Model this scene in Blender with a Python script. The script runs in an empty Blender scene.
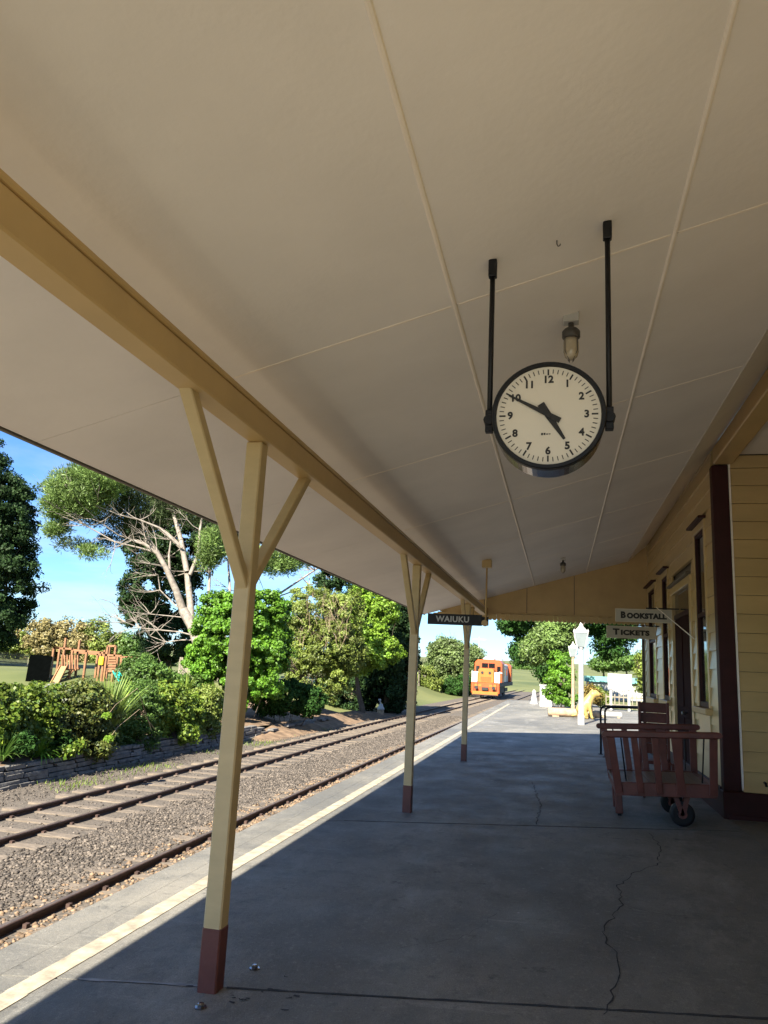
import bpy, bmesh, math, random
import numpy as np
from mathutils import Matrix, Vector
random.seed(7)
RNG = np.random.default_rng(11)
sc = bpy.context.scene
R_ = math.radians

# ------------------------------------------------------------------ camera
CAMROT = Matrix(((0.973, -0.003, 0.229), (0.224, -0.206, -0.953), (0.05, 0.979, -0.200)))
FPX, CXP, CYP, CAMH = 750.0, 384.0, 512.0, 1.6
def _cam_axes():
    vp, roll = (560.0, 674.0), R_(2.9)
    d = Vector(((vp[0]-CXP)/FPX, -(vp[1]-CYP)/FPX, -1)).normalized()
    s = math.tan(roll)
    p = Vector(((vp[0]-1000-CXP)/FPX, -(vp[1]-1000*s-CYP)/FPX, -1))
    up = p.cross(d).normalized()
    if up.y < 0: up = -up
    return Matrix((d.cross(up), d, up))
CAMROT = _cam_axes()
cam = bpy.data.cameras.new('camera')
cam.sensor_fit = 'HORIZONTAL'; cam.sensor_width = 36.0; cam.lens = FPX/768*36.0
cam.clip_start = 0.05; cam.clip_end = 3000
camo = bpy.data.objects.new('camera', cam); sc.collection.objects.link(camo)
camo.matrix_world = Matrix.Translation((0, 0, CAMH)) @ CAMROT.to_4x4()
sc.camera = camo
def at(x, y, Y):
    """the point of the plane y = Y (metres down the line) that a sighting (x, y) in the photograph gives"""
    w = CAMROT @ Vector(((x-CXP)/FPX, -(y-CYP)/FPX, -1))
    t = Y/w.y
    return Vector((w.x*t, Y, CAMH+w.z*t))

# ------------------------------------------------------------------ world and sun
SUN_DIR = Vector((-0.27, -1.25, 1.02)).normalized()          # towards the sun: behind the camera, track side
EL = math.asin(SUN_DIR.z)
world = bpy.data.worlds.new('World'); sc.world = world; world.use_nodes = True
nt = world.node_tree; nt.nodes.clear()
def N(tree, t, **kw):
    n = tree.nodes.new(t)
    for k, v in kw.items(): setattr(n, k, v)
    return n
out = N(nt, 'ShaderNodeOutputWorld'); bg = N(nt, 'ShaderNodeBackground')
sky = N(nt, 'ShaderNodeTexSky'); sky.sky_type = 'NISHITA'; sky.sun_disc = False
sky.sun_elevation = EL; sky.sun_rotation = math.atan2(SUN_DIR.x, SUN_DIR.y)
sky.air_density = 1.0; sky.dust_density = 0.15; sky.ozone_density = 2.5; sky.altitude = 0
tc = N(nt, 'ShaderNodeTexCoord'); sep = N(nt, 'ShaderNodeSeparateXYZ')
nt.links.new(tc.outputs['Generated'], sep.inputs[0])
# thin clouds on a flat layer: direction divided by height
zc = N(nt, 'ShaderNodeMath', operation='MAXIMUM'); nt.links.new(sep.outputs['Z'], zc.inputs[0]); zc.inputs[1].default_value = 0.0
za = N(nt, 'ShaderNodeMath', operation='ADD'); nt.links.new(zc.outputs[0], za.inputs[0]); za.inputs[1].default_value = 0.12
dv = N(nt, 'ShaderNodeVectorMath', operation='SCALE')
inv = N(nt, 'ShaderNodeMath', operation='DIVIDE'); inv.inputs[0].default_value = 1.0; nt.links.new(za.outputs[0], inv.inputs[1])
nt.links.new(tc.outputs['Generated'], dv.inputs[0]); nt.links.new(inv.outputs[0], dv.inputs['Scale'])
nz = N(nt, 'ShaderNodeTexNoise'); nz.inputs['Scale'].default_value = 0.9; nz.inputs['Detail'].default_value = 7; nz.inputs['Roughness'].default_value = 0.58
nt.links.new(dv.outputs[0], nz.inputs['Vector'])
rmp = N(nt, 'ShaderNodeMapRange'); rmp.inputs['From Min'].default_value = 0.43; rmp.inputs['From Max'].default_value = 0.78
rmp.inputs['To Min'].default_value = 0.0; rmp.inputs['To Max'].default_value = 0.6
nt.links.new(nz.outputs['Fac'], rmp.inputs['Value'])
mx = N(nt, 'ShaderNodeMix', data_type='RGBA'); mx.inputs['B'].default_value = (3.3, 3.6, 4.0, 1)
nt.links.new(rmp.outputs[0], mx.inputs['Factor']); 
tint = N(nt, 'ShaderNodeMix', data_type='RGBA', blend_type='MULTIPLY'); tint.inputs['Factor'].default_value = 1.0
tint.inputs['B'].default_value = (0.35, 0.53, 0.75, 1); nt.links.new(sky.outputs[0], tint.inputs['A']); nt.links.new(tint.outputs['Result'], mx.inputs['A'])
nt.links.new(mx.outputs['Result'], bg.inputs['Color']); bg.inputs['Strength'].default_value = 0.07
nt.links.new(bg.outputs[0], out.inputs['Surface'])
sl = bpy.data.lights.new('sun', 'SUN'); sl.energy = 4.3; sl.angle = R_(0.53); sl.color = (1.0, 0.93, 0.80)
so = bpy.data.objects.new('sun', sl); sc.collection.objects.link(so)
so.rotation_euler = SUN_DIR.to_track_quat('Z', 'Y').to_euler()
so.location = (-20, -60, 50)
vs = sc.view_settings
vs.view_transform = 'Standard'; vs.look = 'None'; vs.gamma = 1; vs.use_curve_mapping = False
vs.exposure = 2.15
sc.cycles.use_denoising = True
sc.cycles.max_bounces = 12; sc.cycles.diffuse_bounces = 6; sc.cycles.glossy_bounces = 4; sc.cycles.transmission_bounces = 6
sc.cycles.sample_clamp_indirect = 8.0

# ------------------------------------------------------------------ materials
MATS = {}
def mat(name, col, rough=0.6, var=0.12, scale=3.0, col2=None, bump=0.0, bscale=60.0, metal=0.0, spec=0.5, stretch=(1, 1, 1), detail=6, island=0.0, coat=0.0):
    m = bpy.data.materials.new(name); m.use_nodes = True; t = m.node_tree
    b = t.nodes['Principled BSDF']
    b.inputs['Roughness'].default_value = rough; b.inputs['Metallic'].default_value = metal
    b.inputs['Specular IOR Level'].default_value = spec
    if coat: b.inputs['Coat Weight'].default_value = coat; b.inputs['Coat Roughness'].default_value = 0.15
    g = N(t, 'ShaderNodeNewGeometry'); mp = N(t, 'ShaderNodeMapping'); mp.inputs['Scale'].default_value = stretch
    t.links.new(g.outputs['Position'], mp.inputs['Vector'])
    n1 = N(t, 'ShaderNodeTexNoise'); n1.inputs['Scale'].default_value = scale; n1.inputs['Detail'].default_value = detail; n1.inputs['Roughness'].default_value = 0.6
    t.links.new(mp.outputs[0], n1.inputs['Vector'])
    mr = N(t, 'ShaderNodeMapRange'); mr.inputs['From Min'].default_value = 0.3; mr.inputs['From Max'].default_value = 0.7
    t.links.new(n1.outputs['Fac'], mr.inputs['Value'])
    mix = N(t, 'ShaderNodeMix', data_type='RGBA')
    a = tuple(c*(1-var) for c in col); c2 = col2 if col2 else tuple(min(1, c*(1+var)) for c in col)
    mix.inputs['A'].default_value = (*a, 1); mix.inputs['B'].default_value = (*c2, 1)
    t.links.new(mr.outputs[0], mix.inputs['Factor'])
    res = mix.outputs['Result']
    if island:
        hs = N(t, 'ShaderNodeHueSaturation'); ma = N(t, 'ShaderNodeMapRange')
        ma.inputs['To Min'].default_value = 1-island; ma.inputs['To Max'].default_value = 1+island
        t.links.new(g.outputs['Random Per Island'], ma.inputs['Value']); t.links.new(ma.outputs[0], hs.inputs['Value'])
        t.links.new(res, hs.inputs['Color']); res = hs.outputs['Color']
    t.links.new(res, b.inputs['Base Color'])
    if bump:
        n2 = N(t, 'ShaderNodeTexNoise'); n2.inputs['Scale'].default_value = bscale; n2.inputs['Detail'].default_value = 4
        t.links.new(mp.outputs[0], n2.inputs['Vector'])
        bp = N(t, 'ShaderNodeBump'); bp.inputs['Strength'].default_value = bump; bp.inputs['Distance'].default_value = 0.01
        t.links.new(n2.outputs['Fac'], bp.inputs['Height']); t.links.new(bp.outputs[0], b.inputs['Normal'])
    MATS[name] = m
    return m

def leafmat(name, c1, c2, trans=0.3, rough=0.5):
    m = bpy.data.materials.new(name); m.use_nodes = True; t = m.node_tree
    b = t.nodes['Principled BSDF']; o = t.nodes['Material Output']
    g = N(t, 'ShaderNodeNewGeometry'); mix = N(t, 'ShaderNodeMix', data_type='RGBA')
    mix.inputs['A'].default_value = (*c1, 1); mix.inputs['B'].default_value = (*c2, 1)
    t.links.new(g.outputs['Random Per Island'], mix.inputs['Factor'])
    n1 = N(t, 'ShaderNodeTexNoise'); n1.inputs['Scale'].default_value = 0.8; n1.inputs['Detail'].default_value = 3
    t.links.new(g.outputs['Position'], n1.inputs['Vector'])
    mr = N(t, 'ShaderNodeMapRange'); mr.inputs['From Min'].default_value = .3; mr.inputs['From Max'].default_value = .7
    mr.inputs['To Min'].default_value = .5; mr.inputs['To Max'].default_value = 1.35
    t.links.new(n1.outputs['Fac'], mr.inputs['Value'])
    hs = N(t, 'ShaderNodeHueSaturation'); t.links.new(mr.outputs[0], hs.inputs['Value']); t.links.new(mix.outputs['Result'], hs.inputs['Color'])
    t.links.new(hs.outputs[0], b.inputs['Base Color']); b.inputs['Roughness'].default_value = rough; b.inputs['Specular IOR Level'].default_value = 0.35 if c2[1] > .12 else 0.08
    tr = N(t, 'ShaderNodeBsdfTranslucent'); t.links.new(hs.outputs[0], tr.inputs['Color'])
    ms = N(t, 'ShaderNodeMixShader'); ms.inputs[0].default_value = trans
    t.links.new(b.outputs[0], ms.inputs[1]); t.links.new(tr.outputs[0], ms.inputs[2]); t.links.new(ms.outputs[0], o.inputs['Surface'])
    return m

def concrete(name, base, dark, light):
    m = bpy.data.materials.new(name); m.use_nodes = True; t = m.node_tree; b = t.nodes['Principled BSDF']
    g = N(t, 'ShaderNodeNewGeometry')
    def noise(s, d, r=.6, st=(1, 1, 1)):
        mp = N(t, 'ShaderNodeMapping'); mp.inputs['Scale'].default_value = st; t.links.new(g.outputs['Position'], mp.inputs['Vector'])
        n = N(t, 'ShaderNodeTexNoise'); n.inputs['Scale'].default_value = s; n.inputs['Detail'].default_value = d; n.inputs['Roughness'].default_value = r
        t.links.new(mp.outputs[0], n.inputs['Vector']); return n.outputs['Fac']
    def rng(v, a, c, lo=0, hi=1):
        r = N(t, 'ShaderNodeMapRange'); r.inputs['From Min'].default_value = a; r.inputs['From Max'].default_value = c
        r.inputs['To Min'].default_value = lo; r.inputs['To Max'].default_value = hi; t.links.new(v, r.inputs['Value']); return r.outputs[0]
    def mixc(f, A, B):
        x = N(t, 'ShaderNodeMix', data_type='RGBA'); t.links.new(f, x.inputs['Factor'])
        for k, v in (('A', A), ('B', B)):
            if isinstance(v, tuple): x.inputs[k].default_value = (*v, 1)
            else: t.links.new(v, x.inputs[k])
        return x.outputs['Result']
    c = mixc(rng(noise(0.45, 7, .62, (1, .6, 1)), .40, .60), base, dark)
    c = mixc(rng(noise(2.6, 8, .72), .50, .66, 0, .85), c, dark)
    c = mixc(rng(noise(1.3, 10, .75, (1, .35, 1)), .53, .70, 0, .75), c, light)
    c = mixc(rng(noise(5.0, 6, .7, (.25, 1.6, 1)), .62, .70, 0, .5), c, light)
    c = mixc(rng(noise(7.0, 5, .7), .62, .70, 0, .7), c, tuple(v*.4 for v in dark))
    c = mixc(rng(noise(24, 6, .75), .55, .68, 0, .45), c, light)
    c = mixc(rng(noise(19, 6, .75, (1.3, .8, 1)), .56, .68, 0, .55), c, tuple(v*.55 for v in dark))
    c = mixc(rng(noise(160, 2, .5), .3, .75, 0, .65), c, tuple(v*.6 for v in dark))
    vo = N(t, 'ShaderNodeTexVoronoi'); vo.inputs['Scale'].default_value = 70; t.links.new(g.outputs['Position'], vo.inputs['Vector'])
    c = mixc(rng(vo.outputs['Distance'], .12, .2, .35, 0), c, light)
    t.links.new(c, b.inputs['Base Color'])
    rr = rng(noise(1.6, 5), .3, .7, .5, .85); t.links.new(rr, b.inputs['Roughness'])
    bp = N(t, 'ShaderNodeBump'); bp.inputs['Strength'].default_value = .7; bp.inputs['Distance'].default_value = .012
    t.links.new(noise(38, 9, .8), bp.inputs['Height']); t.links.new(bp.outputs[0], b.inputs['Normal'])
    return m

M = dict(
    conc=concrete('platform_concrete', (.25, .232, .195), (.125, .122, .110), (.39, .37, .32)),
    seam=mat('joint_filler', (.03, .028, .025), .9, .4, 20),
    crackm=mat('crack_dark', (.03, .03, .032), .95, .4, 30),
    seamlight=mat('joint_mortar', (.24, .24, .235), .9, .35, 9, bump=.3),
    line=mat('line_paint', (.33, .285, .21), .7, .38, 11, bump=.2, bscale=80, detail=9),
    cream=mat('cream_paint', (.52, .355, .15), .42, .08, 2.5, bump=.05, bscale=25),
    cream_post=mat('cream_post_paint', (.50, .38, .195), .5, .08, 4, bump=.12, bscale=14, stretch=(1, 1, 3)),
    board=mat('cream_board_paint', (.58, .425, .20), .32, .10, 1.4, bump=.06, bscale=18, stretch=(1, .4, 3)),
    ceil=mat('ceiling_paint', (.83, .775, .71), .6, .075, .8, bump=.14, bscale=26, detail=11),
    bead=mat('ceiling_bead_paint', (.88, .79, .67), .5, .05, 3),
    soff=mat('soffit_paint', (.93, .88, .81), .5, .05, 2),
    red=mat('oxide_red_paint', (.042, .011, .011), .55, .2, 5, spec=.25, bump=.12, bscale=30),
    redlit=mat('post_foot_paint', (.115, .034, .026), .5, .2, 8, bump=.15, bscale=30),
    fascia=mat('fascia_paint', (.10, .085, .065), .5, .15, 4),
    black=mat('black_enamel', (.008, .008, .010), .45, .2, 8, spec=.3),
    chrome=mat('polished_case_metal', (.32, .32, .33), .16, .1, 9, metal=1.0),
    face=mat('clock_face_enamel', (.70, .645, .545), .45, .03, 5),
    ink=mat('black_print', (.018, .017, .017), .6, .1, 20),
    white=mat('white_paint', (.42, .41, .385), .5, .06, 4, bump=.05),
    galv=mat('grey_metal', (.22, .22, .21), .4, .2, 12, metal=.7),
    stain=mat('lamp_metal_dark', (.06, .055, .05), .5, .3, 30),
    rust=mat('rail_rust', (.055, .030, .022), .75, .35, 9, bump=.3, bscale=50),
    railtop=mat('rail_worn_steel', (.15, .115, .09), .45, .3, 6, metal=.5),
    sleeper=mat('weathered_sleeper_wood', (.12, .094, .068), .9, .3, 6, col2=(.215, .172, .128), bump=.6, bscale=18, stretch=(1, 6, 6)),
    bed=mat('track_bed_gravel', (.07, .058, .046), .95, .45, 22, col2=(.15, .122, .092), bump=1.0, bscale=45, detail=9),
    stone=mat('ballast_stone', (.068, .056, .045), .9, .35, 9, col2=(.13, .106, .083), island=.65),
    stoneb=mat('brown_rubble', (.15, .095, .055), .9, .3, 9, col2=(.24, .165, .10), island=.4),
    wallstone=mat('retaining_wall_stone', (.115, .108, .10), .9, .4, 7, col2=(.20, .185, .165), bump=.7, bscale=20, island=.35),
    dirt=mat('bare_soil', (.13, .082, .046), .95, .35, 3, col2=(.26, .17, .10), bump=.8, bscale=14, detail=9),
    doorred=mat('door_dull_red_paint', (.03, .010, .010), .85, .2, 5, spec=.08),
    trolley=mat('trolley_red_paint', (.125, .032, .023), .45, .25, 8, bump=.15, bscale=30),
    deck=mat('trolley_deck_wood', (.16, .125, .095), .5, .3, 9, stretch=(1, 8, 1), bump=.25, bscale=20),
    glassdark=mat('window_glass', (.01, .011, .012), .06, .2, 2, spec=.8),
    cedar=mat('playground_timber', (.21, .095, .04), .7, .25, 5, bump=.2),
    plank=mat('slide_plywood', (.32, .18, .085), .6, .15, 4),
    teal=mat('teal_plastic', (.02, .40, .33), .35, .05, 4),
    yellowp=mat('yellow_plastic', (.70, .42, .02), .4, .05, 4),
    shade=mat('black_shade_cloth', (.0012, .0015, .0014), 1.0, .2, 4, spec=.0),
    fencew=mat('grey_fence_timber', (.20, .175, .13), .9, .25, 6),
    orange=mat('loco_orange', (.40, .075, .017), .4, .12, 3),
    yellowor=mat('loco_yellow_orange', (.42, .135, .022), .4, .08, 3),
    locow=mat('loco_white', (.55, .54, .53), .45, .06, 4),
    locog=mat('loco_grey', (.33, .33, .34), .5, .1, 4),
    under=mat('loco_underframe', (.016, .015, .015), .7, .3, 6),
    lion=mat('lion_gold_paint', (.36, .25, .08), .45, .15, 9),
    log=mat('weathered_log', (.34, .24, .15), .9, .3, 8, bump=.5, bscale=20),
    bark=mat('pale_pine_bark', (.20, .165, .135), .9, .3, 4, col2=(.31, .265, .22), bump=.6, bscale=12),
    barkd=mat('dark_bark', (.09, .065, .045), .9, .3, 4, bump=.6, bscale=12),
    twig=mat('dry_twig', (.32, .24, .15), .9, .3, 6),
    pole=mat('power_pole_timber', (.35, .31, .27), .9, .2, 4),
    turq=mat('turquoise_roofing', (.13, .33, .31), .5, .1, 4),
    lglass=mat('lantern_glass', (.20, .23, .23), .2, .1, 6, spec=.7),
    amber=mat('jar_glass_amber', (.42, .36, .26), .12, .25, 14, spec=.8),
    grass=mat('lawn_grass', (.085, .135, .025), .95, .35, 4, col2=(.19, .24, .055), bump=.8, bscale=30, detail=9),
    field=None,
)

def groundmat():
    m = mat('field_grass', (.075, .105, .022), .95, .3, .06, col2=(.15, .155, .045), bump=.6, bscale=9, detail=10)
    return m
M['field'] = groundmat()

# ------------------------------------------------------------------ mesh helpers
COL = sc.collection
class MB:
    def __init__(s): s.v = []; s.f = []
    def add(s, vs, fs):
        o = len(s.v); s.v += [tuple(p) for p in vs]; s.f += [tuple(i+o for i in f) for f in fs]; return s
    def box(s, x0, x1, y0, y1, z0, z1):
        return s.add([(x0,y0,z0),(x1,y0,z0),(x1,y1,z0),(x0,y1,z0),(x0,y0,z1),(x1,y0,z1),(x1,y1,z1),(x0,y1,z1)],
                     [(0,3,2,1),(4,5,6,7),(0,1,5,4),(1,2,6,5),(2,3,7,6),(3,0,4,7)])
    def hexa(s, p):   # eight corners, lower four then upper four
        return s.add(p, [(0,3,2,1),(4,5,6,7),(0,1,5,4),(1,2,6,5),(2,3,7,6),(3,0,4,7)])
    def bar(s, p, q, w, h, up=(0, 0, 1), w2=None, h2=None):
        p, q = Vector(p), Vector(q); d = (q-p).normalized(); u = Vector(up)
        sd = d.cross(u)
        if sd.length < 1e-4: sd = d.cross(Vector((1, 0, 0)))
        sd.normalize(); u = sd.cross(d).normalized(); w2 = w2 or w; h2 = h2 or h
        def ring(c, a, b): return [c-sd*a/2-u*b/2, c+sd*a/2-u*b/2, c+sd*a/2+u*b/2, c-sd*a/2+u*b/2]
        return s.add(ring(p, w, h)+ring(q, w2, h2), [(0,3,2,1),(4,5,6,7),(0,1,5,4),(1,2,6,5),(2,3,7,6),(3,0,4,7)])
    def tube(s, pts, rad, n=8, cap=True):
        pts = [Vector(p) for p in pts]
        if not hasattr(rad, '__len__'): rad = [rad]*len(pts)
        o = len(s.v); prev = None
        for i, p in enumerate(pts):
            d = (pts[min(i+1, len(pts)-1)]-pts[max(i-1, 0)]).normalized()
            a = prev if prev is not None else (Vector((0, 0, 1)) if abs(d.z) < .9 else Vector((1, 0, 0)))
            a = (a-d*a.dot(d)).normalized(); prev = a; b = d.cross(a)
            for k in range(n):
                t = 2*math.pi*k/n; s.v.append(tuple(p+(a*math.cos(t)+b*math.sin(t))*rad[i]))
        for i in range(len(pts)-1):
            for k in range(n):
                s.f.append((o+i*n+k, o+i*n+(k+1) % n, o+(i+1)*n+(k+1) % n, o+(i+1)*n+k))
        if cap:
            s.f.append(tuple(o+k for k in reversed(range(n)))); s.f.append(tuple(o+(len(pts)-1)*n+k for k in range(n)))
        return s
    def lathe(s, prof, n=24, c=(0, 0, 0), axis='Z'):
        o = len(s.v)
        for r, h in prof:
            for k in range(n):
                t = 2*math.pi*k/n; a, b = r*math.cos(t), r*math.sin(t)
                p = (a, b, h) if axis == 'Z' else ((a, h, b) if axis == 'Y' else (h, a, b))
                s.v.append((p[0]+c[0], p[1]+c[1], p[2]+c[2]))
        for i in range(len(prof)-1):
            for k in range(n):
                s.f.append((o+i*n+k, o+i*n+(k+1) % n, o+(i+1)*n+(k+1) % n, o+(i+1)*n+k))
        s.f.append(tuple(o+k for k in reversed(range(n)))); s.f.append(tuple(o+(len(prof)-1)*n+k for k in range(n)))
        return s
    def prism(s, poly, d0, d1, plane='XZ'):
        n = len(poly)
        def P(u, v, d): return (u, d, v) if plane == 'XZ' else ((u, v, d) if plane == 'XY' else (d, u, v))
        return s.add([P(u, v, d0) for u, v in poly]+[P(u, v, d1) for u, v in poly],
                     [tuple(range(n)), tuple(range(2*n-1, n-1, -1))]+[(i, i+n, (i+1) % n+n, (i+1) % n) for i in range(n)])
    def build(s, name, m, parent=None, smooth=False, bevel=0.0, loc=None):
        me = bpy.data.meshes.new(name); me.from_pydata(s.v, [], s.f); me.update()
        bm = bmesh.new(); bm.from_mesh(me); bmesh.ops.recalc_face_normals(bm, faces=bm.faces); bm.to_mesh(me); bm.free()
        return link(name, me, m, parent, smooth, bevel, loc)
def link(name, me, m, parent=None, smooth=False, bevel=0.0, loc=None):
    if m is not None and not me.materials: me.materials.append(m)
    o = bpy.data.objects.new(name, me); COL.objects.link(o)
    if parent: o.parent = parent
    if loc is not None: o.location = loc
    if smooth: me.polygons.foreach_set('use_smooth', [True]*len(me.polygons))
    if bevel:
        b = o.modifiers.new('bevel', 'BEVEL'); b.width = bevel; b.segments = 1; b.limit_method = 'ANGLE'
    return o
def tag(o, label=None, cat=None, group=None, kind=None):
    if label: o['label'] = label
    if cat: o['category'] = cat
    if group: o['group'] = group
    if kind: o['kind'] = kind
    return o
def thing(name, label, cat, loc=(0, 0, 0), group=None, rz=0):
    o = bpy.data.objects.new(name, None); COL.objects.link(o); o.location = loc; o.rotation_euler.z = rz; o.empty_display_size = .2
    return tag(o, label, cat, group)
def shift(mb, d):
    mb.v = [(a-d[0], b-d[1], c-d[2]) for a, b, c in mb.v]; return mb
def text_mesh(s, size, ext=.001, off=0.0, sx=1.0, spacing=1.0):
    cu = bpy.data.curves.new('lettering', 'FONT'); cu.body = s; cu.size = size; cu.extrude = ext; cu.offset = off
    cu.align_x = 'CENTER'; cu.align_y = 'CENTER'; cu.space_character = spacing; cu.resolution_u = 3
    o = bpy.data.objects.new('lettering', cu); COL.objects.link(o)
    bpy.context.view_layer.update()
    me = bpy.data.meshes.new_from_object(o.evaluated_get(bpy.context.evaluated_depsgraph_get()))
    bpy.data.objects.remove(o); bpy.data.curves.remove(cu)
    me.transform(Matrix.Diagonal((sx, 1, 1, 1)))
    me.transform(Matrix.Rotation(R_(90), 4, 'X'))      # stands upright, reads from -Y
    return me
def raw_mesh(name, V, F):
    """V (n,3) floats, F (m,k) ints, all faces k-sided"""
    V = np.asarray(V, np.float32); F = np.asarray(F, np.int32); k = F.shape[1]
    me = bpy.data.meshes.new(name); me.vertices.add(len(V)); me.vertices.foreach_set('co', V.ravel())
    me.loops.add(F.size); me.loops.foreach_set('vertex_index', F.ravel())
    me.polygons.add(len(F)); me.polygons.foreach_set('loop_start', np.arange(0, F.size, k, dtype=np.int32))
    me.update(calc_edges=True); me.validate(); return me

CROSS = 0.03
def pz(x): return CROSS*(min(x, 3.0)+1.64)

# ------------------------------------------------------------------ ground
def track_shift(y):
    t = max(0.0, y-14)/60.0
    return 1.12*t**1.45
def sig(v): return 1/(1+math.exp(max(-60, min(60, v))))
def ground_h(x, y):
    h = -1.14
    if y > 90: h += (y-90)*0.016*min(1, (y-90)/60)
    # grassy bank left of the far track
    if 40 < y < 130:
        cxl = -13.2+track_shift(min(y, 90))
        e = min(1, (y-40)/8)
        h += e*1.0*sig((x-cxl)*1.6)
    elif y <= 40:
        if x < -12: h += min(.35, (-12-x)*.1)*(1 if y < 38 else (40-y)/2)
    # ground right of the line lies at platform level
    k = sig(-(x+1.5-(.0 if y < 60 else track_shift(min(y, 130))*.7))*3)
    if x > -4: h += k*(1.02 if y < 45 else max(0.35, 1.02-(y-45)*.012)) if y > -30 else 0
    return h
xs = [-700, -400, -250, -160, -110, -80, -60, -45, -35, -28, -22, -18, -16, -15, -14, -13, -12.5, -12, -11, -10.45] + [-9, -7, -5, -4, -3.2, -2.6, -2.2, -1.8, -1.4, -1, -.5, 0, 1, 2, 4, 7, 12, 18, 26, 40, 60, 90, 140, 220, 400, 700]
ys = [-300, -120, -60, -30, -15, -5, 0, 5, 10, 15, 20, 25, 30, 34, 38, 40, 42, 44, 46, 48, 50, 54, 58, 62, 66, 70, 75, 80, 85, 90, 95, 100, 110, 120, 135, 150, 170, 200, 240, 300, 380, 500, 700, 1000, 1500]
V = [(x, y, ground_h(x, y)) for y in ys for x in xs]; nx = len(xs)
F = [(j*nx+i, j*nx+i+1, (j+1)*nx+i+1, (j+1)*nx+i) for j in range(len(ys)-1) for i in range(nx-1)]
tag(link('ground', raw_mesh('ground', V, F), M['field'], smooth=True), kind='structure')

def strip(name, m, x0, x1, ylist, z, step=None, wob=0.0):
    V, F = [], []
    cols = 9
    for j, y in enumerate(ylist):
        a, b = x0(y), x1(y)
        for i in range(cols):
            t = i/(cols-1); V.append((a+(b-a)*t, y, z(a+(b-a)*t, y)+random.uniform(-wob, wob)))
    for j in range(len(ylist)-1):
        for i in range(cols-1):
            k = j*cols+i; F.append((k, k+1, k+cols+1, k+cols))
    return tag(link(name, raw_mesh(name, V, F), m, smooth=True), kind='structure')
YL = [-30+2.0*i for i in range(16)]+[2+.6*i for i in range(60)]+[38+2*i for i in range(36)]
strip('track_bed', M['bed'], lambda y: -10.32+track_shift(y), lambda y: -2.9+(track_shift(y)*.8 if y > 40 else 0), YL, lambda x, y: -1.045 if x > -8.9+track_shift(y) else -1.045-.055*min(1, (-8.9+track_shift(y)-x)/.5), wob=.006)

# ------------------------------------------------------------------ tracks
def rail_mesh(cx, ylist):
    prof = [(-.055, -.14), (.055, -.14), (.055, -.125), (.012, -.11), (.012, -.045), (.034, -.035), (.034, -.004), (.028, 0), (-.028, 0), (-.034, -.004), (-.034, -.035), (-.012, -.045), (-.012, -.11), (-.055, -.125)]
    n = len(prof); V, F = [], []
    for y in ylist:
        for u, v in prof: V.append((cx+track_shift(y)+u, y, -.95+v))
    for j in range(len(ylist)-1):
        for i in range(n): F.append((j*n+i, j*n+(i+1) % n, (j+1)*n+(i+1) % n, (j+1)*n+i))
    return raw_mesh('rail', V, F)
RY = [-30+3*i for i in range(60)]
SP = MB().box(-1.07, 1.07, -.11, .11, -.17, 0)
sleeper_meshes = []
for k in range(5):
    m_ = MB(); a = random.uniform(-.01, .01)
    L, Rr = -1.07-random.uniform(0, .08), 1.07+random.uniform(0, .08)
    m_.hexa([(L, -.11+a, -.16), (Rr, -.11-a, -.16), (Rr, .10, -.16), (L, .11, -.16),
             (L+.01, -.10+a, random.uniform(-.012, .006)), (Rr-.02, -.10-a, random.uniform(-.012, .006)), (Rr-.01, .09, random.uniform(-.012, .004)), (L+.02, .10, random.uniform(-.012, .004))])
    me = bpy.data.meshes.new('sleeper'); me.from_pydata(m_.v, [], m_.f); me.materials.append(M['sleeper']); sleeper_meshes.append(me)
spike_v = []
for name, cx, lab in (('near', -4.515, 'rusty railway track next to the platform edge, its inner rail hidden below it'), ('far', -7.88, 'rusty railway track with pale wooden sleepers beside the stone garden wall')):
    t = thing('railway_track', lab, 'railway track', (cx, 5, -1.1), 'railway tracks along the platform')
    for s in (-.535, .535):
        r = link('rail', rail_mesh(cx+s, RY), M['rust'], t); r.location = (-cx, -5, 1.1)
        top = MB()
        for j in range(len(RY)-1):
            a, b = RY[j], RY[j+1]
            xa, xb = cx+s+track_shift(a), cx+s+track_shift(b)
            top.add([(xa-.022, a, -.9485), (xa+.022, a, -.9485), (xb+.022, b, -.9485), (xb-.022, b, -.9485)], [(0, 1, 2, 3)])
        link('rail_head', raw_mesh('rail_head', top.v, top.f), M['railtop'], r)
    y = 3.6; k = 0; sp = MB()
    while y < 74:
        o = bpy.data.objects.new('sleeper', random.choice(sleeper_meshes)); COL.objects.link(o); o.parent = t
        xs_ = cx+track_shift(y)+random.uniform(-.03, .03)
        o.location = (xs_-cx, y-5, 1.1-1.026+random.uniform(-.010, .006)); o.rotation_euler = (0, random.uniform(-.006, .006), random.uniform(-.02, .02))
        if y < 45:
            for s in (-.535, .535):
                for q in (-.075, .075):
                    c = cx+track_shift(y)+s+q
                    sp.box(c-cx-.022, c-cx+.022, y-5-.028, y-5+.028, 1.1-1.05, 1.1-.995)
        y += .66 if y < 40 else .70
    tag(sp.build('rail_spikes', M['rust'], t), kind='stuff')

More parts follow.
